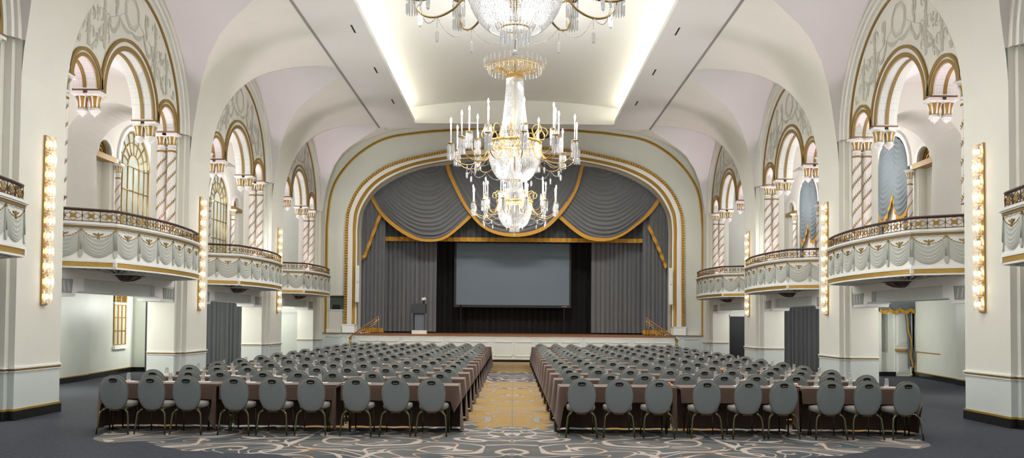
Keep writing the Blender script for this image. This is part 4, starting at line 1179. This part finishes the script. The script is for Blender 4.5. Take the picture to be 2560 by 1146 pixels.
# ------------------------------------------------------------------ gilt stair rails at both stage ends
for s in (-1, 1):
    xt, xb = (-5.79, -6.95) if s < 0 else (5.76, 7.0)
    t = thing('stair_rail', 'gilt lattice handrail sloping down at the %s end of the stage' % SIDE[s], 'railing', (0, SY + .12, 0))
    zt, z2 = 1.95, 1.12
    b = MB(); b.tube([(xt, 0, zt), (xb, 0, z2), (xb + s * .13, -.02, z2 - .13)], .03, M['stagewood'], 6); b.build('handrail', parent=t)
    b = MB(); dx = xb - xt
    def zr(x): return zt + (x - xt) / dx * (z2 - zt)
    b.tube([(xt, 0, zt - .12), (xt + dx * .80, 0, SZ + .0)], .014, M['brass'], 5)
    for q in (.03, .12, .55, .64): b.tube([(xt + dx * q, 0, SZ), (xt + dx * q, 0, zr(xt + dx * q))], .016, M['brass'], 5)
    b.tube([(xt + dx * .12, 0, zt - .3), (xt + dx * .64, 0, SZ + .04)], .012, M['brass'], 5)
    for r in (.22, .30): b.tube([(xt + dx * .38 + r * cos(PI * i / 10), 0, SZ + .04 + r * sin(PI * i / 10)) for i in range(11)], .010, M['brass'], 5)
    for i in range(1, 5): a = PI * i / 5; b.tube([(xt + dx * .38, 0, SZ + .04), (xt + dx * .38 + .22 * cos(a), 0, SZ + .04 + .22 * sin(a))], .007, M['brass'], 4)
    b.lathe([(0, .05), (.05, .03), (.06, 0)], M['brass'], 10, c=(xt + dx * .38, 0, SZ + .03)); b.build('lattice', parent=t)
    b = MB(); b.tube([(xb + s * .10, -.02, 0), (xb + s * .10, -.02, z2 - .12)], .05, M['brass'], 8)
    for i in range(5): b.tube([(xb + s * (.10 + .07 * cos(a * PI / 4)), -.02 + .07 * sin(a * PI / 4), .2 + .2 * i) for a in range(8)], .014, M['gold'], 4, closed=True)
    b.build('newel', parent=t)
# column loudspeakers on the stage arch
for s in (-1, 1):
    xc = -7.02 if s < 0 else 7.08
    t = thing('column_speaker', 'slim white column loudspeaker on the %s reveal of the stage arch' % SIDE[s], 'loudspeaker', (xc, YW - .12, 2.56))
    b = MB(); b.box(-.09, .09, -.1, .1, 0, 1.66, M['plastic']); b.box(-.08, .08, -.115, -.1, .02, .92, M['white']); b.build('cabinet', parent=t)
    b = MB(); b.box(-.02, .04, -.12, -.1, .86, .95, M['grille']); b.build('badge', parent=t)
    b = MB(); b.box(-.03, .03, .1, .16, .3, .36, M['black']); b.box(-.03, .03, .1, .16, 1.3, 1.36, M['black']); b.build('bracket', parent=t)

# ------------------------------------------------------------------ aisle curtains and right hand doorway drapery
t = pleat(-12.5, -9.4, 32.4, .03, 2.62, M['velvet'], 'c', .16, .05, 31); tag(t.build('aisle_curtain'), 'dark grey pleated curtain closing the left aisle behind the second pillar', 'curtain')
t = pleat(9.4, 13.3, 32.4, .03, 2.62, M['velvet'], 'c', .16, .05, 32); tag(t.build('aisle_curtain'), 'dark grey pleated curtain closing the right aisle behind the second pillar', 'curtain')
t = pleat(-12.16, -11.8, 28.45, .03, 2.6, M['velvet'], 'c', .09, .03, 33); tag(t.build('aisle_curtain'), 'narrow gathered grey curtain beside the second pillar on the left', 'curtain')
t = thing('doorway_drapery', 'blue grey scalloped valance and side curtain over the right aisle doorway', 'curtain', (0, 29.2, 0))
def sc(u): return abs(sin(PI * 3.3 * u + .3))
b = MB(); b.grid(lambda u, v: (12.42 + 1.2 * u, -.03 - .02 * sin(40 * v * (1 + .1 * sin(9 * u))) * v, 2.68 - (.36 + .10 * sc(u)) * v), 50, 30, M['bluefab']); b.build('valance', parent=t)
b = MB(); b.grid(lambda u, v: (12.42 + 1.2 * u, -.06 - .01 * sin(u * 200), 2.68 - .36 - .10 * sc(u) + .02 - .13 * v), 70, 2, M['goldfab']); b.build('gold_fringe', parent=t)
b = MB(); b.grid(lambda u, v: (13.40 + .24 * (u - .5) * (1 - .45 * sin(PI * v)) + .06 * v + .13 * v * v * .5, -.02 + .03 * sin(u * 25), 2.25 - 2.0 * v * (1 - .12 * u)), 24, 20, M['bluefab']); b.build('side_curtain', parent=t)
b = MB(); b.grid(lambda u, v: (13.28 + .12 * sin(PI * v) * .45 + .2 * v + .05 * u + .03 * sin(14 * v), -.06 + .02 * sin(12 * v), 2.15 - 1.85 * v), 2, 24, M['goldfab']); b.build('gold_edge', parent=t)
b = MB(); b.tube([(13.52, -.02, .12), (13.53, -.02, .8)], .012, M['brass'], 6); b.lathe([(.03, 0), (.05, .05), (.02, .12)], M['brass'], 8, c=(13.52, -.02, 0)); b.build('tieback_rod', parent=t)
b = MB(); b.box(12.42, 12.53, 29.1, 29.16, 2.56, 2.66, M['uplamp']); tag(b.build('exit_lamp'), 'small square lit white lamp at the left end of the doorway valance', 'light')
# ------------------------------------------------------------------ chair
def make_chair():
    t = thing('banquet_chair', 'x', 'chair')
    a, c_, zc = .213, .268, .632; TILT = .13
    def tl(x, y, z):   # tilt of the backrest
        return (x, y - (z - .42) * TILT, z)
    y0 = -.20
    b = MB(); n = 28
    rings = [(0.0, .030), (.45, .029), (.8, .024), (.95, .015), (1.0, .0)]
    def ell(k, i):
        an = 2 * PI * i / n; ex = 2 / 2.15
        cx = abs(cos(an)) ** ex * (1 if cos(an) >= 0 else -1); sx = abs(sin(an)) ** ex * (1 if sin(an) >= 0 else -1)
        w = a * (1 + .04 * sx)
        return cx * w * k, zc + sx * c_ * k
    vs = []; fs = []
    for side in (-1, 1):
        o = len(vs)
        for k, th in rings[1:]:
            for i in range(n):
                x, z = ell(k, i); vs.append(tl(x, y0 + side * (.012 + th * (.7 if side < 0 else 1)), z))
        vs.append(tl(0, y0 + side * (.012 + .03), zc)); cidx = len(vs) - 1
        for i in range(n): fs.append((cidx, o + i, o + (i + 1) % n))
        for r in range(len(rings) - 2):
            for i in range(n): fs.append((o + r * n + i, o + (r + 1) * n + i, o + (r + 1) * n + (i + 1) % n, o + r * n + (i + 1) % n))
    # rim
    o1 = 3 * n; o2 = (4 * n + 1) + 3 * n
    for i in range(n): fs.append((o1 + i, o1 + (i + 1) % n, o2 + (i + 1) % n, o2 + i))
    b.add(vs, fs, M['chairfab'], True); br = b.build('backrest', parent=t)
    b = MB(); b.tube([tl(ell(1.0, i)[0], y0, ell(1.0, i)[1]) for i in range(n)], .0085, M['trim'], 5, closed=True); b.build('edge_band', parent=br)
    b = MB(); zh = .822; 
    def slot(k): return [((.052 * k) * (abs(cos(q)) ** .55) * (1 if cos(q) > 0 else -1), zh + .025 * k * (abs(sin(q)) ** .8) * (1 if sin(q) > 0 else -1)) for q in [2 * PI * i / 16 for i in range(16)]]
    b.prism(slot(1.0), lambda u, v, k: tl(u, y0 - .034 if k == 0 else y0 - .02, v), M['black'])
    b.tube([tl(u, y0 - .034, v) for u, v in slot(1.08)], .005, M['black'], 5, closed=True)
    b.tube([tl(-.038, y0 - .037, zh - .008), tl(-.02, y0 - .040, zh - .012), tl(.02, y0 - .040, zh - .012), tl(.038, y0 - .037, zh - .008)], .0075, M['trim'], 5)
    b.build('grip_handle', parent=br)
    # seat
    b = MB(); nx = 26
    def seat(k, z): 
        out = []
        for i in range(nx):
            q = 2 * PI * i / nx; cx = abs(cos(q)) ** .62 * (1 if cos(q) >= 0 else -1); sy = abs(sin(q)) ** .62 * (1 if sin(q) >= 0 else -1)
            out.append((cx * .225 * k * (1 + .05 * sy), .045 + sy * .225 * k, z))
        return out
    rows = [seat(.90, .395), seat(.97, .405), seat(1.0, .43), seat(.99, .46), seat(.94, .480), seat(.6, .492)]
    vs = [p for r in rows for p in r]; fs = []
    for r in range(len(rows) - 1):
        for i in range(nx): fs.append((r * nx + i, r * nx + (i + 1) % nx, (r + 1) * nx + (i + 1) % nx, (r + 1) * nx + i))
    fs.append(tuple(range(nx))[::-1]); fs.append(tuple((len(rows) - 1) * nx + i for i in range(nx)))
    b.add(vs, fs, M['seatfab'], True); b.build('seat', parent=t)
    b = MB()
    b.tube([(-.165, -.19, .385), (-.165, .22, .385), (.165, .22, .385), (.165, -.19, .385)], .012, M['chairmetal'], 6, closed=True)
    b.box(-.075, .075, -.215, -.19, .352, .385, M['bronze']); b.build('seat_frame', parent=t)
    for sx in (-1, 1):
        b = MB(); b.tube([(sx * .14, -.20, .375), (sx * .175, -.212, .362), (sx * .205, -.222, .325), (sx * .218, -.23, .25), (sx * .228, -.25, .12), (sx * .238, -.275, .0)], [.016, .016, .016, .0155, .014, .0125], M['chairmetal'], 8); b.build('leg', parent=t)
        b = MB(); b.tube([(sx * .165, .215, .385), (sx * .19, .225, .36), (sx * .195, .23, .2), (sx * .2, .235, 0)], .0115, M['chairmetal'], 8); b.build('leg', parent=t)
    return t
CX = {-1: [-1.23, -1.79, -2.39, -3.09, -3.67, -4.26, -5.0, -5.53, -6.12], 1: [1.07, 1.645, 2.24, 2.98, 3.61, 4.165, 4.89, 5.45, 6.04]}
NR = 14; PITCH = 1.54
chair = make_chair(); first = True
GRP = {-1: 'chairs of the left block', 1: 'chairs of the right block'}
ROWN = [('front' if r == 0 else ORD[r]) for r in range(NR - 1)] + ['last']
for s in (-1, 1):
    for r in range(NR):
        for c_ in range(9):
            rr = random.Random(r * 97 + c_ * 13 + s)
            p = (CX[s][c_] + (rr.uniform(-.03, .03) if r else 0), 13.46 + PITCH * r + (rr.uniform(-.03, .03) if r else 0), 0); rz = rr.uniform(-.05, .05)
            lab = 'grey oval-back banquet chair, %s from the centre aisle, %s row, %s block' % (ORD[c_], ROWN[r], SIDE[s])
            if first: o = chair; o.location = p; o.rotation_euler = (0, 0, rz); first = False
            else: o = dup(chair, p, rz)
            o['label'] = lab; o['group'] = GRP[s]

# ------------------------------------------------------------------ tables and cloths
TW = 1.83; TD = .56
def table_proto():
    t = thing('banquet_table', 'x', 'table')
    b = MB(); b.box(-TW / 2, TW / 2, 0, TD, .70, .735, M['woodtop']); b.build('tabletop', parent=t)
    for sx in (-1, 1):
        for y in (.05, TD - .05):
            b = MB(); b.tube([(sx * .78, y, 0), (sx * .78, y, .70)], .013, M['chairmetal'], 6); b.build('leg', parent=t)
    return t
def cloth_mesh(left, right, tail=0, seed=0):
    """draped cloth; left/right tell whether that end hangs to the floor"""
    rr = random.Random(seed); W = TW / 2 + .012; y0, y1 = -.012, TD + .012; zt = .742
    per = []
    def seg(a, c_, n, na, kind):
        for i in range(n): 
            t_ = i / n; per.append((a[0] + (c_[0] - a[0]) * t_, a[1] + (c_[1] - a[1]) * t_, na[0], na[1], kind, t_))
    seg((-W, y0), (W, y0), 30, (0, -1), 'near'); seg((W, y0), (W, y1), 12, (1, 0), 'right'); seg((W, y1), (-W, y1), 44, (0, 1), 'far'); seg((-W, y1), (-W, y0), 12, (-1, 0), 'left')
    n = len(per); K = 8; vs = []; ph = rr.uniform(0, 6)
    for (x, y, nx, ny, kind, t_) in per:
        full = kind == 'far' or (kind == 'left' and left) or (kind == 'right' and right)
        if kind == 'near': L = .235; amp = .006
        elif full:
            L = .715; amp = .03
            if kind == 'right': L = .235 + .48 * min(1, t_ * 6); 
            if kind == 'left': L = .235 + .48 * min(1, (1 - t_) * 6)
        else: L = .02; amp = 0
        if kind == 'near' and ((right and t_ > .93) or (left and t_ < .05)):
            q = (t_ - .93) / .07 if t_ > .5 else (1 - t_ / .05); L = .235 + .46 * q ** 1.5
        sarc = x * 6.0 + y * 6.0
        for k in range(1, K + 1):
            f = k / K; wv = amp * f * sin(sarc * 2.9 + ph + kind.__len__()) 
            fl = (.05 if full else .008) * f ** 1.3
            d = .006 + fl + wv
            if not full and kind != 'near': d = .002
            if kind == 'near' and L > .3: d = .01 + .06 * f
            z = zt - L * f
            vs.append((x + nx * d, y + ny * d, max(.012, z)))
    o0 = len(vs)
    b = MB(); fs = []
    for i in range(n):
        j = (i + 1) % n
        for k in range(K - 1): fs.append((i * K + k, j * K + k, j * K + k + 1, i * K + k + 1))
    top = [(x, y, zt + .006) for (x, y, *_r) in per]; vs += top
    for i in range(n): fs.append((o0 + i, o0 + (i + 1) % n, ((i + 1) % n) * K, i * K))
    b.add(vs, fs, M['cloth'], True); b.add([(-W, y0, zt + .006), (W, y0, zt + .006), (W, y1, zt + .006), (-W, y1, zt + .006)], [(0, 1, 2, 3)], M['cloth'])
    # loose corner fold hanging where two cloths meet
    if tail:
        for e in ([1] if tail == 1 else [-1]):
            b.grid(lambda u, v: (e * (W - .005) - e * (.03 + .07 * v) * u * 1.2 + e * .01 * v, y0 - .012 - .04 * v * sin(PI * u) - .03 * v, zt - .02 - .69 * v * (1 - .25 * u * v)), 8, 8, M['cloth'])
    return b.mesh('tablecloth')
CL = {(1, 0): cloth_mesh(True, False, 1, 1), (0, 0): cloth_mesh(False, False, 1, 2), (0, 1): cloth_mesh(False, True, 0, 3)}
TC = {-1: [(-5.59, (1, 0)), (-3.70, (0, 0)), (-1.78, (0, 1))], 1: [(1.67, (1, 0)), (3.59, (0, 0)), (5.50, (0, 1))]}
tp = table_proto(); first = True
for s in (-1, 1):
    for r in range(NR):
        for i, (x, key) in enumerate(TC[s]):
            pos = (['outermost', 'middle', 'aisle side'] if s < 0 else ['aisle side', 'middle', 'outermost'])[i]
            loc = (x, 13.62 + PITCH * r, 0)
            lab = 'narrow banquet table hidden under brown cloth, %s of its row, %s row, %s block' % (pos, ROWN[r], SIDE[s])
            if first: o = tp; o.location = loc; first = False
            else: o = dup(tp, loc, 0)
            o['label'] = lab; o['group'] = 'narrow tables of the %s block' % SIDE[s]
            tag(put('tablecloth', CL[key], None, loc), 'brown draped tablecloth, %s of its row, %s row, %s block' % (pos, ROWN[r], SIDE[s]), 'tablecloth', 'brown tablecloths of the %s block' % SIDE[s])

# ------------------------------------------------------------------ glasses, notepads, plates of candy
TZ = .748
b = MB(); b.lathe([(.036, .003), (.034, .05), (.028, .125), (.0285, .137)], M['glass'], 14); b.lathe([(.0, .134), (.026, .134), (.0285, .137)], M['glass'], 14)
b.lathe([(.0, .118), (.024, .116), (.027, .125)], M['glass'], 12, cap=False); GL = b.mesh('drinking_glass')
b = MB(); b.box(-.10, .10, -.07, .07, 0, .003, M['paper']); NP = b.mesh('notepad')
b = MB(); b.lathe([(.0, .004), (.05, .004), (.06, .006), (.10, .018), (.102, .021), (.06, .010), (.0, .008)], M['china'], 24); PL = b.mesh('plate')
rr = random.Random(11); b = MB()
for i in range(26):
    a = rr.uniform(0, 2 * PI); q = rr.uniform(0, .055); z = .018 + rr.uniform(0, .05) * (1 - q / .07)
    c0 = (q * cos(a), q * sin(a), z); an = rr.uniform(0, PI); dx, dy = cos(an) * .012, sin(an) * .012
    b.tube([(c0[0] - dx * 1.6, c0[1] - dy * 1.6, z), (c0[0] - dx, c0[1] - dy, z), (c0[0], c0[1], z), (c0[0] + dx, c0[1] + dy, z), (c0[0] + dx * 1.6, c0[1] + dy * 1.6, z)], [.009, .005, .011, .005, .009], M['candy'], 6)
CD = b.mesh('candy_heap')
for s in (-1, 1):
    for r in range(NR):
        for c_ in range(9):
            gx = CX[s][c_] + (-.14 if s < 0 and c_ == 8 else (-.05 if s < 0 else .06)); gy = 14.06 + PITCH * r
            w = '%s from the centre aisle, %s row, %s block' % (ORD[c_], ROWN[r], SIDE[s])
            tag(put('notepad', NP, None, (gx + .03, gy - .03, TZ + .001)), 'white notepad under a glass, ' + w, 'notepad', 'white notepads on the tables')
            tag(put('drinking_glass', GL, None, (gx, gy, TZ + .004)), 'upturned clear drinking glass, ' + w, 'glass', 'glasses on the tables')
        for j, x in enumerate([-2.64] if s < 0 else [2.50, 4.55]):
            loc = (x - (.06 if s > 0 and r else 0), 13.86 + PITCH * r, TZ + .001)
            w = '%s row, %s block' % (ROWN[r], SIDE[s]) if s < 0 else '%s row, right block, plate %s' % (ROWN[r], 'nearer the aisle' if j == 0 else 'farther from the aisle')
            tag(put('plate', PL, None, loc), 'small plate of sweets, ' + w, 'plate', 'plates of sweets on the tables')
            q = tag(put('candy_heap', CD, None, (loc[0], loc[1], loc[2] + .004), rz=r * 1.3 + j), 'colourful wrapped sweets, ' + w, 'sweets', 'heaps of sweets', kind='stuff')
# ------------------------------------------------------------------ chandelier (origin at the ring height, on the axis)
def bead(b, p, r, m=None):
    x, y, z = p
    b.add([(x + r, y, z), (x - r, y, z), (x, y + r, z), (x, y - r, z), (x, y, z + r), (x, y, z - r)], [(0, 2, 4), (2, 1, 4), (1, 3, 4), (3, 0, 4), (2, 0, 5), (1, 2, 5), (3, 1, 5), (0, 3, 5)], m or M['crystal'])
def prism_drop(b, x, y, z, h, w, a=0.0):
    vs = [(x, y, z)]
    for (k, f) in ((.22, w), (.85, w * .8)):
        for i in range(4): an = a + PI / 2 * i; vs.append((x + f * cos(an), y + f * sin(an), z - h * k))
    vs.append((x, y, z - h))
    fs = [(0, 1 + i, 1 + (i + 1) % 4) for i in range(4)] + [(1 + i, 5 + i, 5 + (i + 1) % 4, 1 + (i + 1) % 4) for i in range(4)] + [(9, 5 + (i + 1) % 4, 5 + i) for i in range(4)]
    b.add(vs, fs, M['crystal'])
def make_chandelier():
    t = thing('chandelier', 'x', 'chandelier')
    # stem
    b = MB(); b.tube([(0, 0, -.5), (0, 0, 1.5)], .018, M['brass'], 8); 
    for i in range(int((5.1 - 1.5) / .09)):
        z = 1.52 + .09 * i; a = (i % 2) * PI / 2
        b.tube([(.022 * cos(a) * cos(q * PI / 3), .022 * sin(a) * cos(q * PI / 3), z + .055 * sin(q * PI / 3)) for q in range(6)], .006, M['brass'], 4, closed=True)
    b.build('chain', parent=t)
    # crown basket
    b = MB(); zc = 1.20
    b.lathe([(.155, zc - .03), (.165, zc), (.16, zc + .04), (.155, zc + .05)], M['brass'], 28, cap=False)
    for i in range(44):
        a = 2 * PI * i / 44
        pts = [(.155, zc + .03), (.165, zc + .09), (.20, zc + .15), (.27, zc + .195), (.34, zc + .21), (.38, zc + .20)]
        b.tube([(r * cos(a), r * sin(a), z) for r, z in pts], .005, M['brass'], 4)
    for r, z in ((.27, zc + .20), (.38, zc + .205), (.33, zc + .215)): b.tube([(r * cos(2 * PI * i / 40), r * sin(2 * PI * i / 40), z) for i in range(40)], .008, M['brass'], 5, closed=True)
    b.build('crown_basket', parent=t)
    b = MB(); N = 34
    b.tube([(.50 * cos(2 * PI * i / 48), .50 * sin(2 * PI * i / 48), zc + .195) for i in range(48)], .007, M['brass'], 5, closed=True)
    for i in range(N):
        a = 2 * PI * i / N
        b.tube([(.38 * cos(a), .38 * sin(a), zc + .2), (.46 * cos(a), .46 * sin(a), zc + .20), (.56 * cos(a), .56 * sin(a), zc + .195), (.58 * cos(a), .58 * sin(a), zc + .22)], .004, M['brass'], 4)
        x, y = .56 * cos(a), .56 * sin(a)
        prism_drop(b, x, y, zc + .335, .13, .015, a)
        b.tube([(x, y, zc + .2), (x, y, zc + .34)], .003, M['brass'], 4)
        prism_drop(b, .48 * cos(a + .09), .48 * sin(a + .09), zc + .19, .11, .013, a)
    b.build('crown_crystals', parent=t)
    # tent of bead strands from the crown to the ring
    b = MB(); NS = 60; 
    for i in range(NS):
        a = 2 * PI * i / NS
        for q in range(62):
            f = q / 61; r = .15 + .125 * f ** 1.5; z = 1.17 - 1.12 * f
            bead(b, (r * cos(a), r * sin(a), z), .0085)
    b.build('bead_tent', parent=t)
    # ring band
    b = MB(); b.lathe([(.46, -.015), (.475, -.02), (.485, 0), (.48, .025), (.468, .035), (.46, .03)], M['brass'], 48, cap=False)
    for i in range(24):
        a = 2 * PI * i / 24; b.lathe([(0, .0), (.016, 0), (.018, .02), (.008, .035), (0, .04)], M['gold'], 6, c=(.487 * cos(a), .487 * sin(a), -.005))
    for i in range(6): a = 2 * PI * i / 6; b.tube([(0, 0, .0), (.46 * cos(a), .46 * sin(a), .0)], .009, M['brass'], 5)
    for i in range(12):
        a = 2 * PI * (i + .5) / 12
        pts = [(.47, .03), (.43, .12), (.40, .20), (.46, .27), (.55, .27), (.60, .20), (.58, .12), (.53, .12)]
        b.tube([(r * cos(a), r * sin(a), z) for r, z in smoothprof(pts, 3)], .009, M['brass'], 5)
    b.build('ring_band', parent=t)
    # bowl of beads
    b = MB(); NS = 84; rows = 44
    for i in range(NS):
        a = 2 * PI * i / NS
        for q in range(rows):
            f = q / (rows - 1); th = f * 1.18
            r = .475 * cos(th * .98) ** .75; z = -.05 - .63 * sin(th) / sin(1.18)
            bead(b, (r * cos(a), r * sin(a), z), .0098 if q < 34 else .0078)
    for i in range(28):
        a = 2 * PI * i / 28
        for q in range(12): 
            bead(b, ((.20 - .05 * (q / 11)) * cos(a), (.20 - .05 * (q / 11)) * sin(a), -.60 - .008 * q), .008)
    b.build('bead_bowl', parent=t)
    b = MB(); b.lathe([(.13, -.665), (.137, -.67), (.137, -.68), (.13, -.685)], M['brass'], 24, cap=False)
    for i in range(26):
        a = 2 * PI * i / 26; prism_drop(b, .13 * cos(a), .13 * sin(a), -.69, .13, .009, a)
        if i % 2: prism_drop(b, .09 * cos(a), .09 * sin(a), -.70, .12, .009, a)
    for i in range(14): a = 2 * PI * i / 14; bead(b, (.05 * cos(a), .05 * sin(a), -.76), .012)
    b.build('lower_crystals', parent=t)
    b = MB(); b.lathe([(0, -.93), (.02, -.915), (.028, -.895), (.02, -.875), (0, -.865)], M['crystal'], 12); b.tube([(0, 0, -.87), (0, 0, -.55)], .004, M['brass'], 4); b.build('ball_drop', parent=t)
    # arm assets shared by every arm
    b = MB(); b.lathe([(.0, -.012), (.03, -.014), (.058, -.004), (.066, .006), (.060, .006), (.03, .0), (.024, .02), (.014, .03)], M['brass'], 18); PAN = b.mesh('drip_pan')
    b = MB()
    for i in range(14):
        a = 2 * PI * i / 14; x, y = .060 * cos(a), .060 * sin(a)
        bead(b, (x, y, -.02), .009); prism_drop(b, x, y, -.03, .15, .008, a); prism_drop(b, x * .97, y * .97, -.19, .12, .008, a)
    for i in range(8):
        a = 2 * PI * i / 8; prism_drop(b, .035 * cos(a), .035 * sin(a), -.03, .28, .008, a)
    SK = b.mesh('crystal_skirt')
    b = MB(); b.lathe([(.0125, 0), (.0125, .38), (.008, .385)], M['candle'], 10); CA = b.mesh('candle')
    b = MB(); b.lathe([(0, .385), (.013, .392), (.018, .415), (.012, .445), (0, .475)], M['bulb'], 8); BU = b.mesh('bulb')
    def arm_mesh(R, zt, drop):
        b = MB()
        pts = [(.47, .0), (.49, -.12), (.55, -.26), (.65, -.36), (.78, -.41), (.90, -.415), (1.01, -.38), (1.09, -.31), (1.14, -.21), (R, -.12), (R, zt - .01)]
        if R < 1: pts = [(.47, .0), (.48, -.09), (.52, -.18), (.59, -.235), (.67, -.24), (.74, -.20), (.79, -.12), (R, -.02), (R, zt - .01)]
        b.tube([(r, 0, z) for r, z in smoothprof(pts, 4)], .011, M['brass'], 6)
        b.lathe([(0, -.03), (.016, -.02), (.02, 0), (.01, .02)], M['brass'], 8, c=(R, 0, zt - .04))
        return b.mesh('arm')
    A1 = arm_mesh(1.155, -.04, -.40); A2 = arm_mesh(.83, .17, -.22)
    k = 0
    for me, R, zt, N, off in ((A1, 1.155, -.04, 12, 0.0), (A2, .83, .17, 8, .07)):
        for i in range(N):
            a = off + 2 * PI * i / N
            ar = put('arm', me, t, (0, 0, 0), a)
            for q in (PAN, SK, CA, BU): put(q.name.split('.')[0], q, ar, (R, 0, zt))
    # bead garlands between the arms with kite drops
    b = MB()
    for i in range(12):
        a0 = 2 * PI * i / 12; a1 = a0 + 2 * PI / 12
        for R0, zz, sag, R1 in ((.86, -.41, .13, .86),):
            for q in range(30):
                f = q / 30; a = a0 + (a1 - a0) * f; bead(b, (R0 * cos(a), R0 * sin(a), zz - sag * 4 * f * (1 - f)), .007)
        x, y = .86 * cos(a0), .86 * sin(a0)
        for q in range(7): bead(b, (x, y, -.42 - .016 * q), .006)
        for j in range(6): bead(b, (x + .018 * cos(a0 + PI / 2) * (j - 2.5) / 2.5, y + .018 * sin(a0 + PI / 2) * (j - 2.5) / 2.5, -.56 - .02 * abs(j - 2.5)), .007)
        prism_drop(b, x, y, -.54, .13, .022, a0)
        for q in range(16):
            f = q / 16; r = .50 + .36 * f; bead(b, (r * cos(a0), r * sin(a0), -.30 - .11 * f - .18 * f * (1 - f)), .006)
    b.build('bead_garlands', parent=t)
    return t
ch = make_chandelier()
def lamps(t, K):
    for z, e, r in ((-.25, 24, .16), (.55, 9, .06)):
        L = bpy.data.lights.new('chandelier_lamp', 'POINT'); L.energy = e; L.color = (1, 1, .98); L.shadow_soft_size = r
        o = bpy.data.objects.new('chandelier_lamp', L); C.objects.link(o); o.parent = t; o.location = (0, 0, z)
    for i in range(6):
        a = PI / 12 + 2 * PI * i / 6
        L = bpy.data.lights.new('candle_lamp', 'POINT'); L.energy = 185 * K; L.color = (.97, .99, 1); L.shadow_soft_size = .02
        o = bpy.data.objects.new('candle_lamp', L); C.objects.link(o); o.parent = t; o.location = (1.155 * cos(2 * PI * i / 6), 1.155 * sin(2 * PI * i / 6), .385)
pos = [((0.0, 7.68, 5.09), 'nearest chandelier, cut off by the top edge of the photo'), ((.0, 15.55, 5.01), 'middle and largest fully seen crystal chandelier with lit candles'), ((.02, 23.33, 5.01), 'farthest crystal chandelier, seen below the middle one')]
for i, (p, lab) in enumerate(pos):
    if i == 0: o = ch; o.location = p
    else: o = dup(ch, p, .13 * i)
    o['label'] = lab; o['group'] = 'crystal chandeliers'
for o in [q for q in bpy.data.objects if q.name.startswith('chandelier') and q.type == 'EMPTY']: lamps(o, .4 if o.location.y < 10 else (1.0 if o.location.y < 20 else 1.7))
# ------------------------------------------------------------------ lights and camera
def light(kind, loc, energy, col, rot=None, size=.3, parent=None, spot=None, name='added_fill_lamp'):
    L = bpy.data.lights.new(name, kind); L.energy = energy; L.color = col
    if kind in ('POINT', 'SPOT'): L.shadow_soft_size = size
    if kind == 'AREA': L.size = size
    if spot: L.spot_size = spot; L.spot_blend = 1.0
    o = bpy.data.objects.new(name, L); C.objects.link(o); o.location = loc
    if rot: o.rotation_euler = rot
    if parent: o.parent = parent
    return o
FILL_TINT = (.98, 1.0, 1.0)
# added fill spots under the ceiling panel, wide beams, no fixtures modelled
for s in (-1, 1):
    for i, y in enumerate((11.0, 15.5, 19.4, 25.2, 29.2, 33.0)):
        light('SPOT', (s * 4.8, y, 9.70), 430, FILL_TINT, (0, s * -.08, 0), .25, spot=2.25)
# added fill lights that brighten the galleries, aisles, vault and stage wall
for s in (-1, 1):
    for y in BY:
        light('POINT', (s * 10.65, y, 6.6), 62, (1, .97, 1), size=.25)  # added point light, no gallery fixture behind it
        light('POINT', (s * 10.9, y + 1.2, 2.2), 100 if s < 0 else 62, (1, 1, .95) if s < 0 else (1, .98, .94), size=.15)  # added point light to lift the side aisle walls
        if 20 < y < 30:
            o = light('SPOT', (s * 8.25, y, 3.3), 420, (1, 1, .98), None, .15, spot=1.15, name='added_balcony_fill')  # unseen spot added to brighten the stage wall
            o.rotation_euler = (Vector((s * 4.5, 38.8, 7.2)) - Vector(o.location)).to_track_quat('-Z', 'Y').to_euler()
        if y > 12:
            o = light('SPOT', (s * 8.25, y, 3.2), 150, (1, 1, 1), None, .15, spot=1.9, name='added_balcony_fill')  # unseen spot added to brighten vault and ceiling panel
            o.rotation_euler = (Vector((s * 1.5, y, 10)) - Vector(o.location)).to_track_quat('-Z', 'Y').to_euler()
# added spots below the ceiling panel, brightening the stage without real fixtures
for x in (-5.0, -1.7, 1.7, 5.0):
    light('SPOT', (x, 33.8, 9.66), 400, (1, .96, .9), (math.radians(40), 0, 0), .3, spot=1.6)

w = bpy.data.worlds.new('hall_surroundings'); bpy.context.scene.world = w; w.use_nodes = True
bg = w.node_tree.nodes['Background']; bg.inputs[0].default_value = (.98, 1.0, 1.0, 1); bg.inputs[1].default_value = .30

cam = bpy.data.cameras.new('camera'); co = bpy.data.objects.new('camera', cam); C.objects.link(co)
F = 2150.0; P_ = math.radians(1.7); R_2 = math.radians(.45)
cam.sensor_fit = 'HORIZONTAL'; cam.sensor_width = 36.0; cam.lens = F / 2560 * 36.0
PXx = 1283.0; PYy = 803 - F * math.tan(P_)
cam.shift_x = -(PXx - 1280) / 2560; cam.shift_y = (PYy - 573) / 2560
fw = Vector((0, cos(P_), sin(P_))); up0 = Vector((0, -sin(P_), cos(P_))); r0 = Vector((1, 0, 0))
rt = r0 * cos(R_2) + up0 * sin(R_2); up = -r0 * sin(R_2) + up0 * cos(R_2)
co.matrix_world = Matrix(((rt.x, up.x, -fw.x, 0), (rt.y, up.y, -fw.y, 0), (rt.z, up.z, -fw.z, 1.78), (0, 0, 0, 1)))
cam.clip_end = 200
sc_ = bpy.context.scene; sc_.camera = co
sc_.view_settings.view_transform = 'Standard'; sc_.view_settings.look = 'None'; sc_.view_settings.gamma = 1; sc_.view_settings.use_curve_mapping = False
sc_.view_settings.exposure = 1.02
sc_.cycles.transparent_max_bounces = 24; sc_.cycles.max_bounces = 8; sc_.cycles.diffuse_bounces = 4
sc_.cycles.sample_clamp_indirect = 6.0; sc_.cycles.sample_clamp_direct = 0
sc_.cycles.use_denoising = True
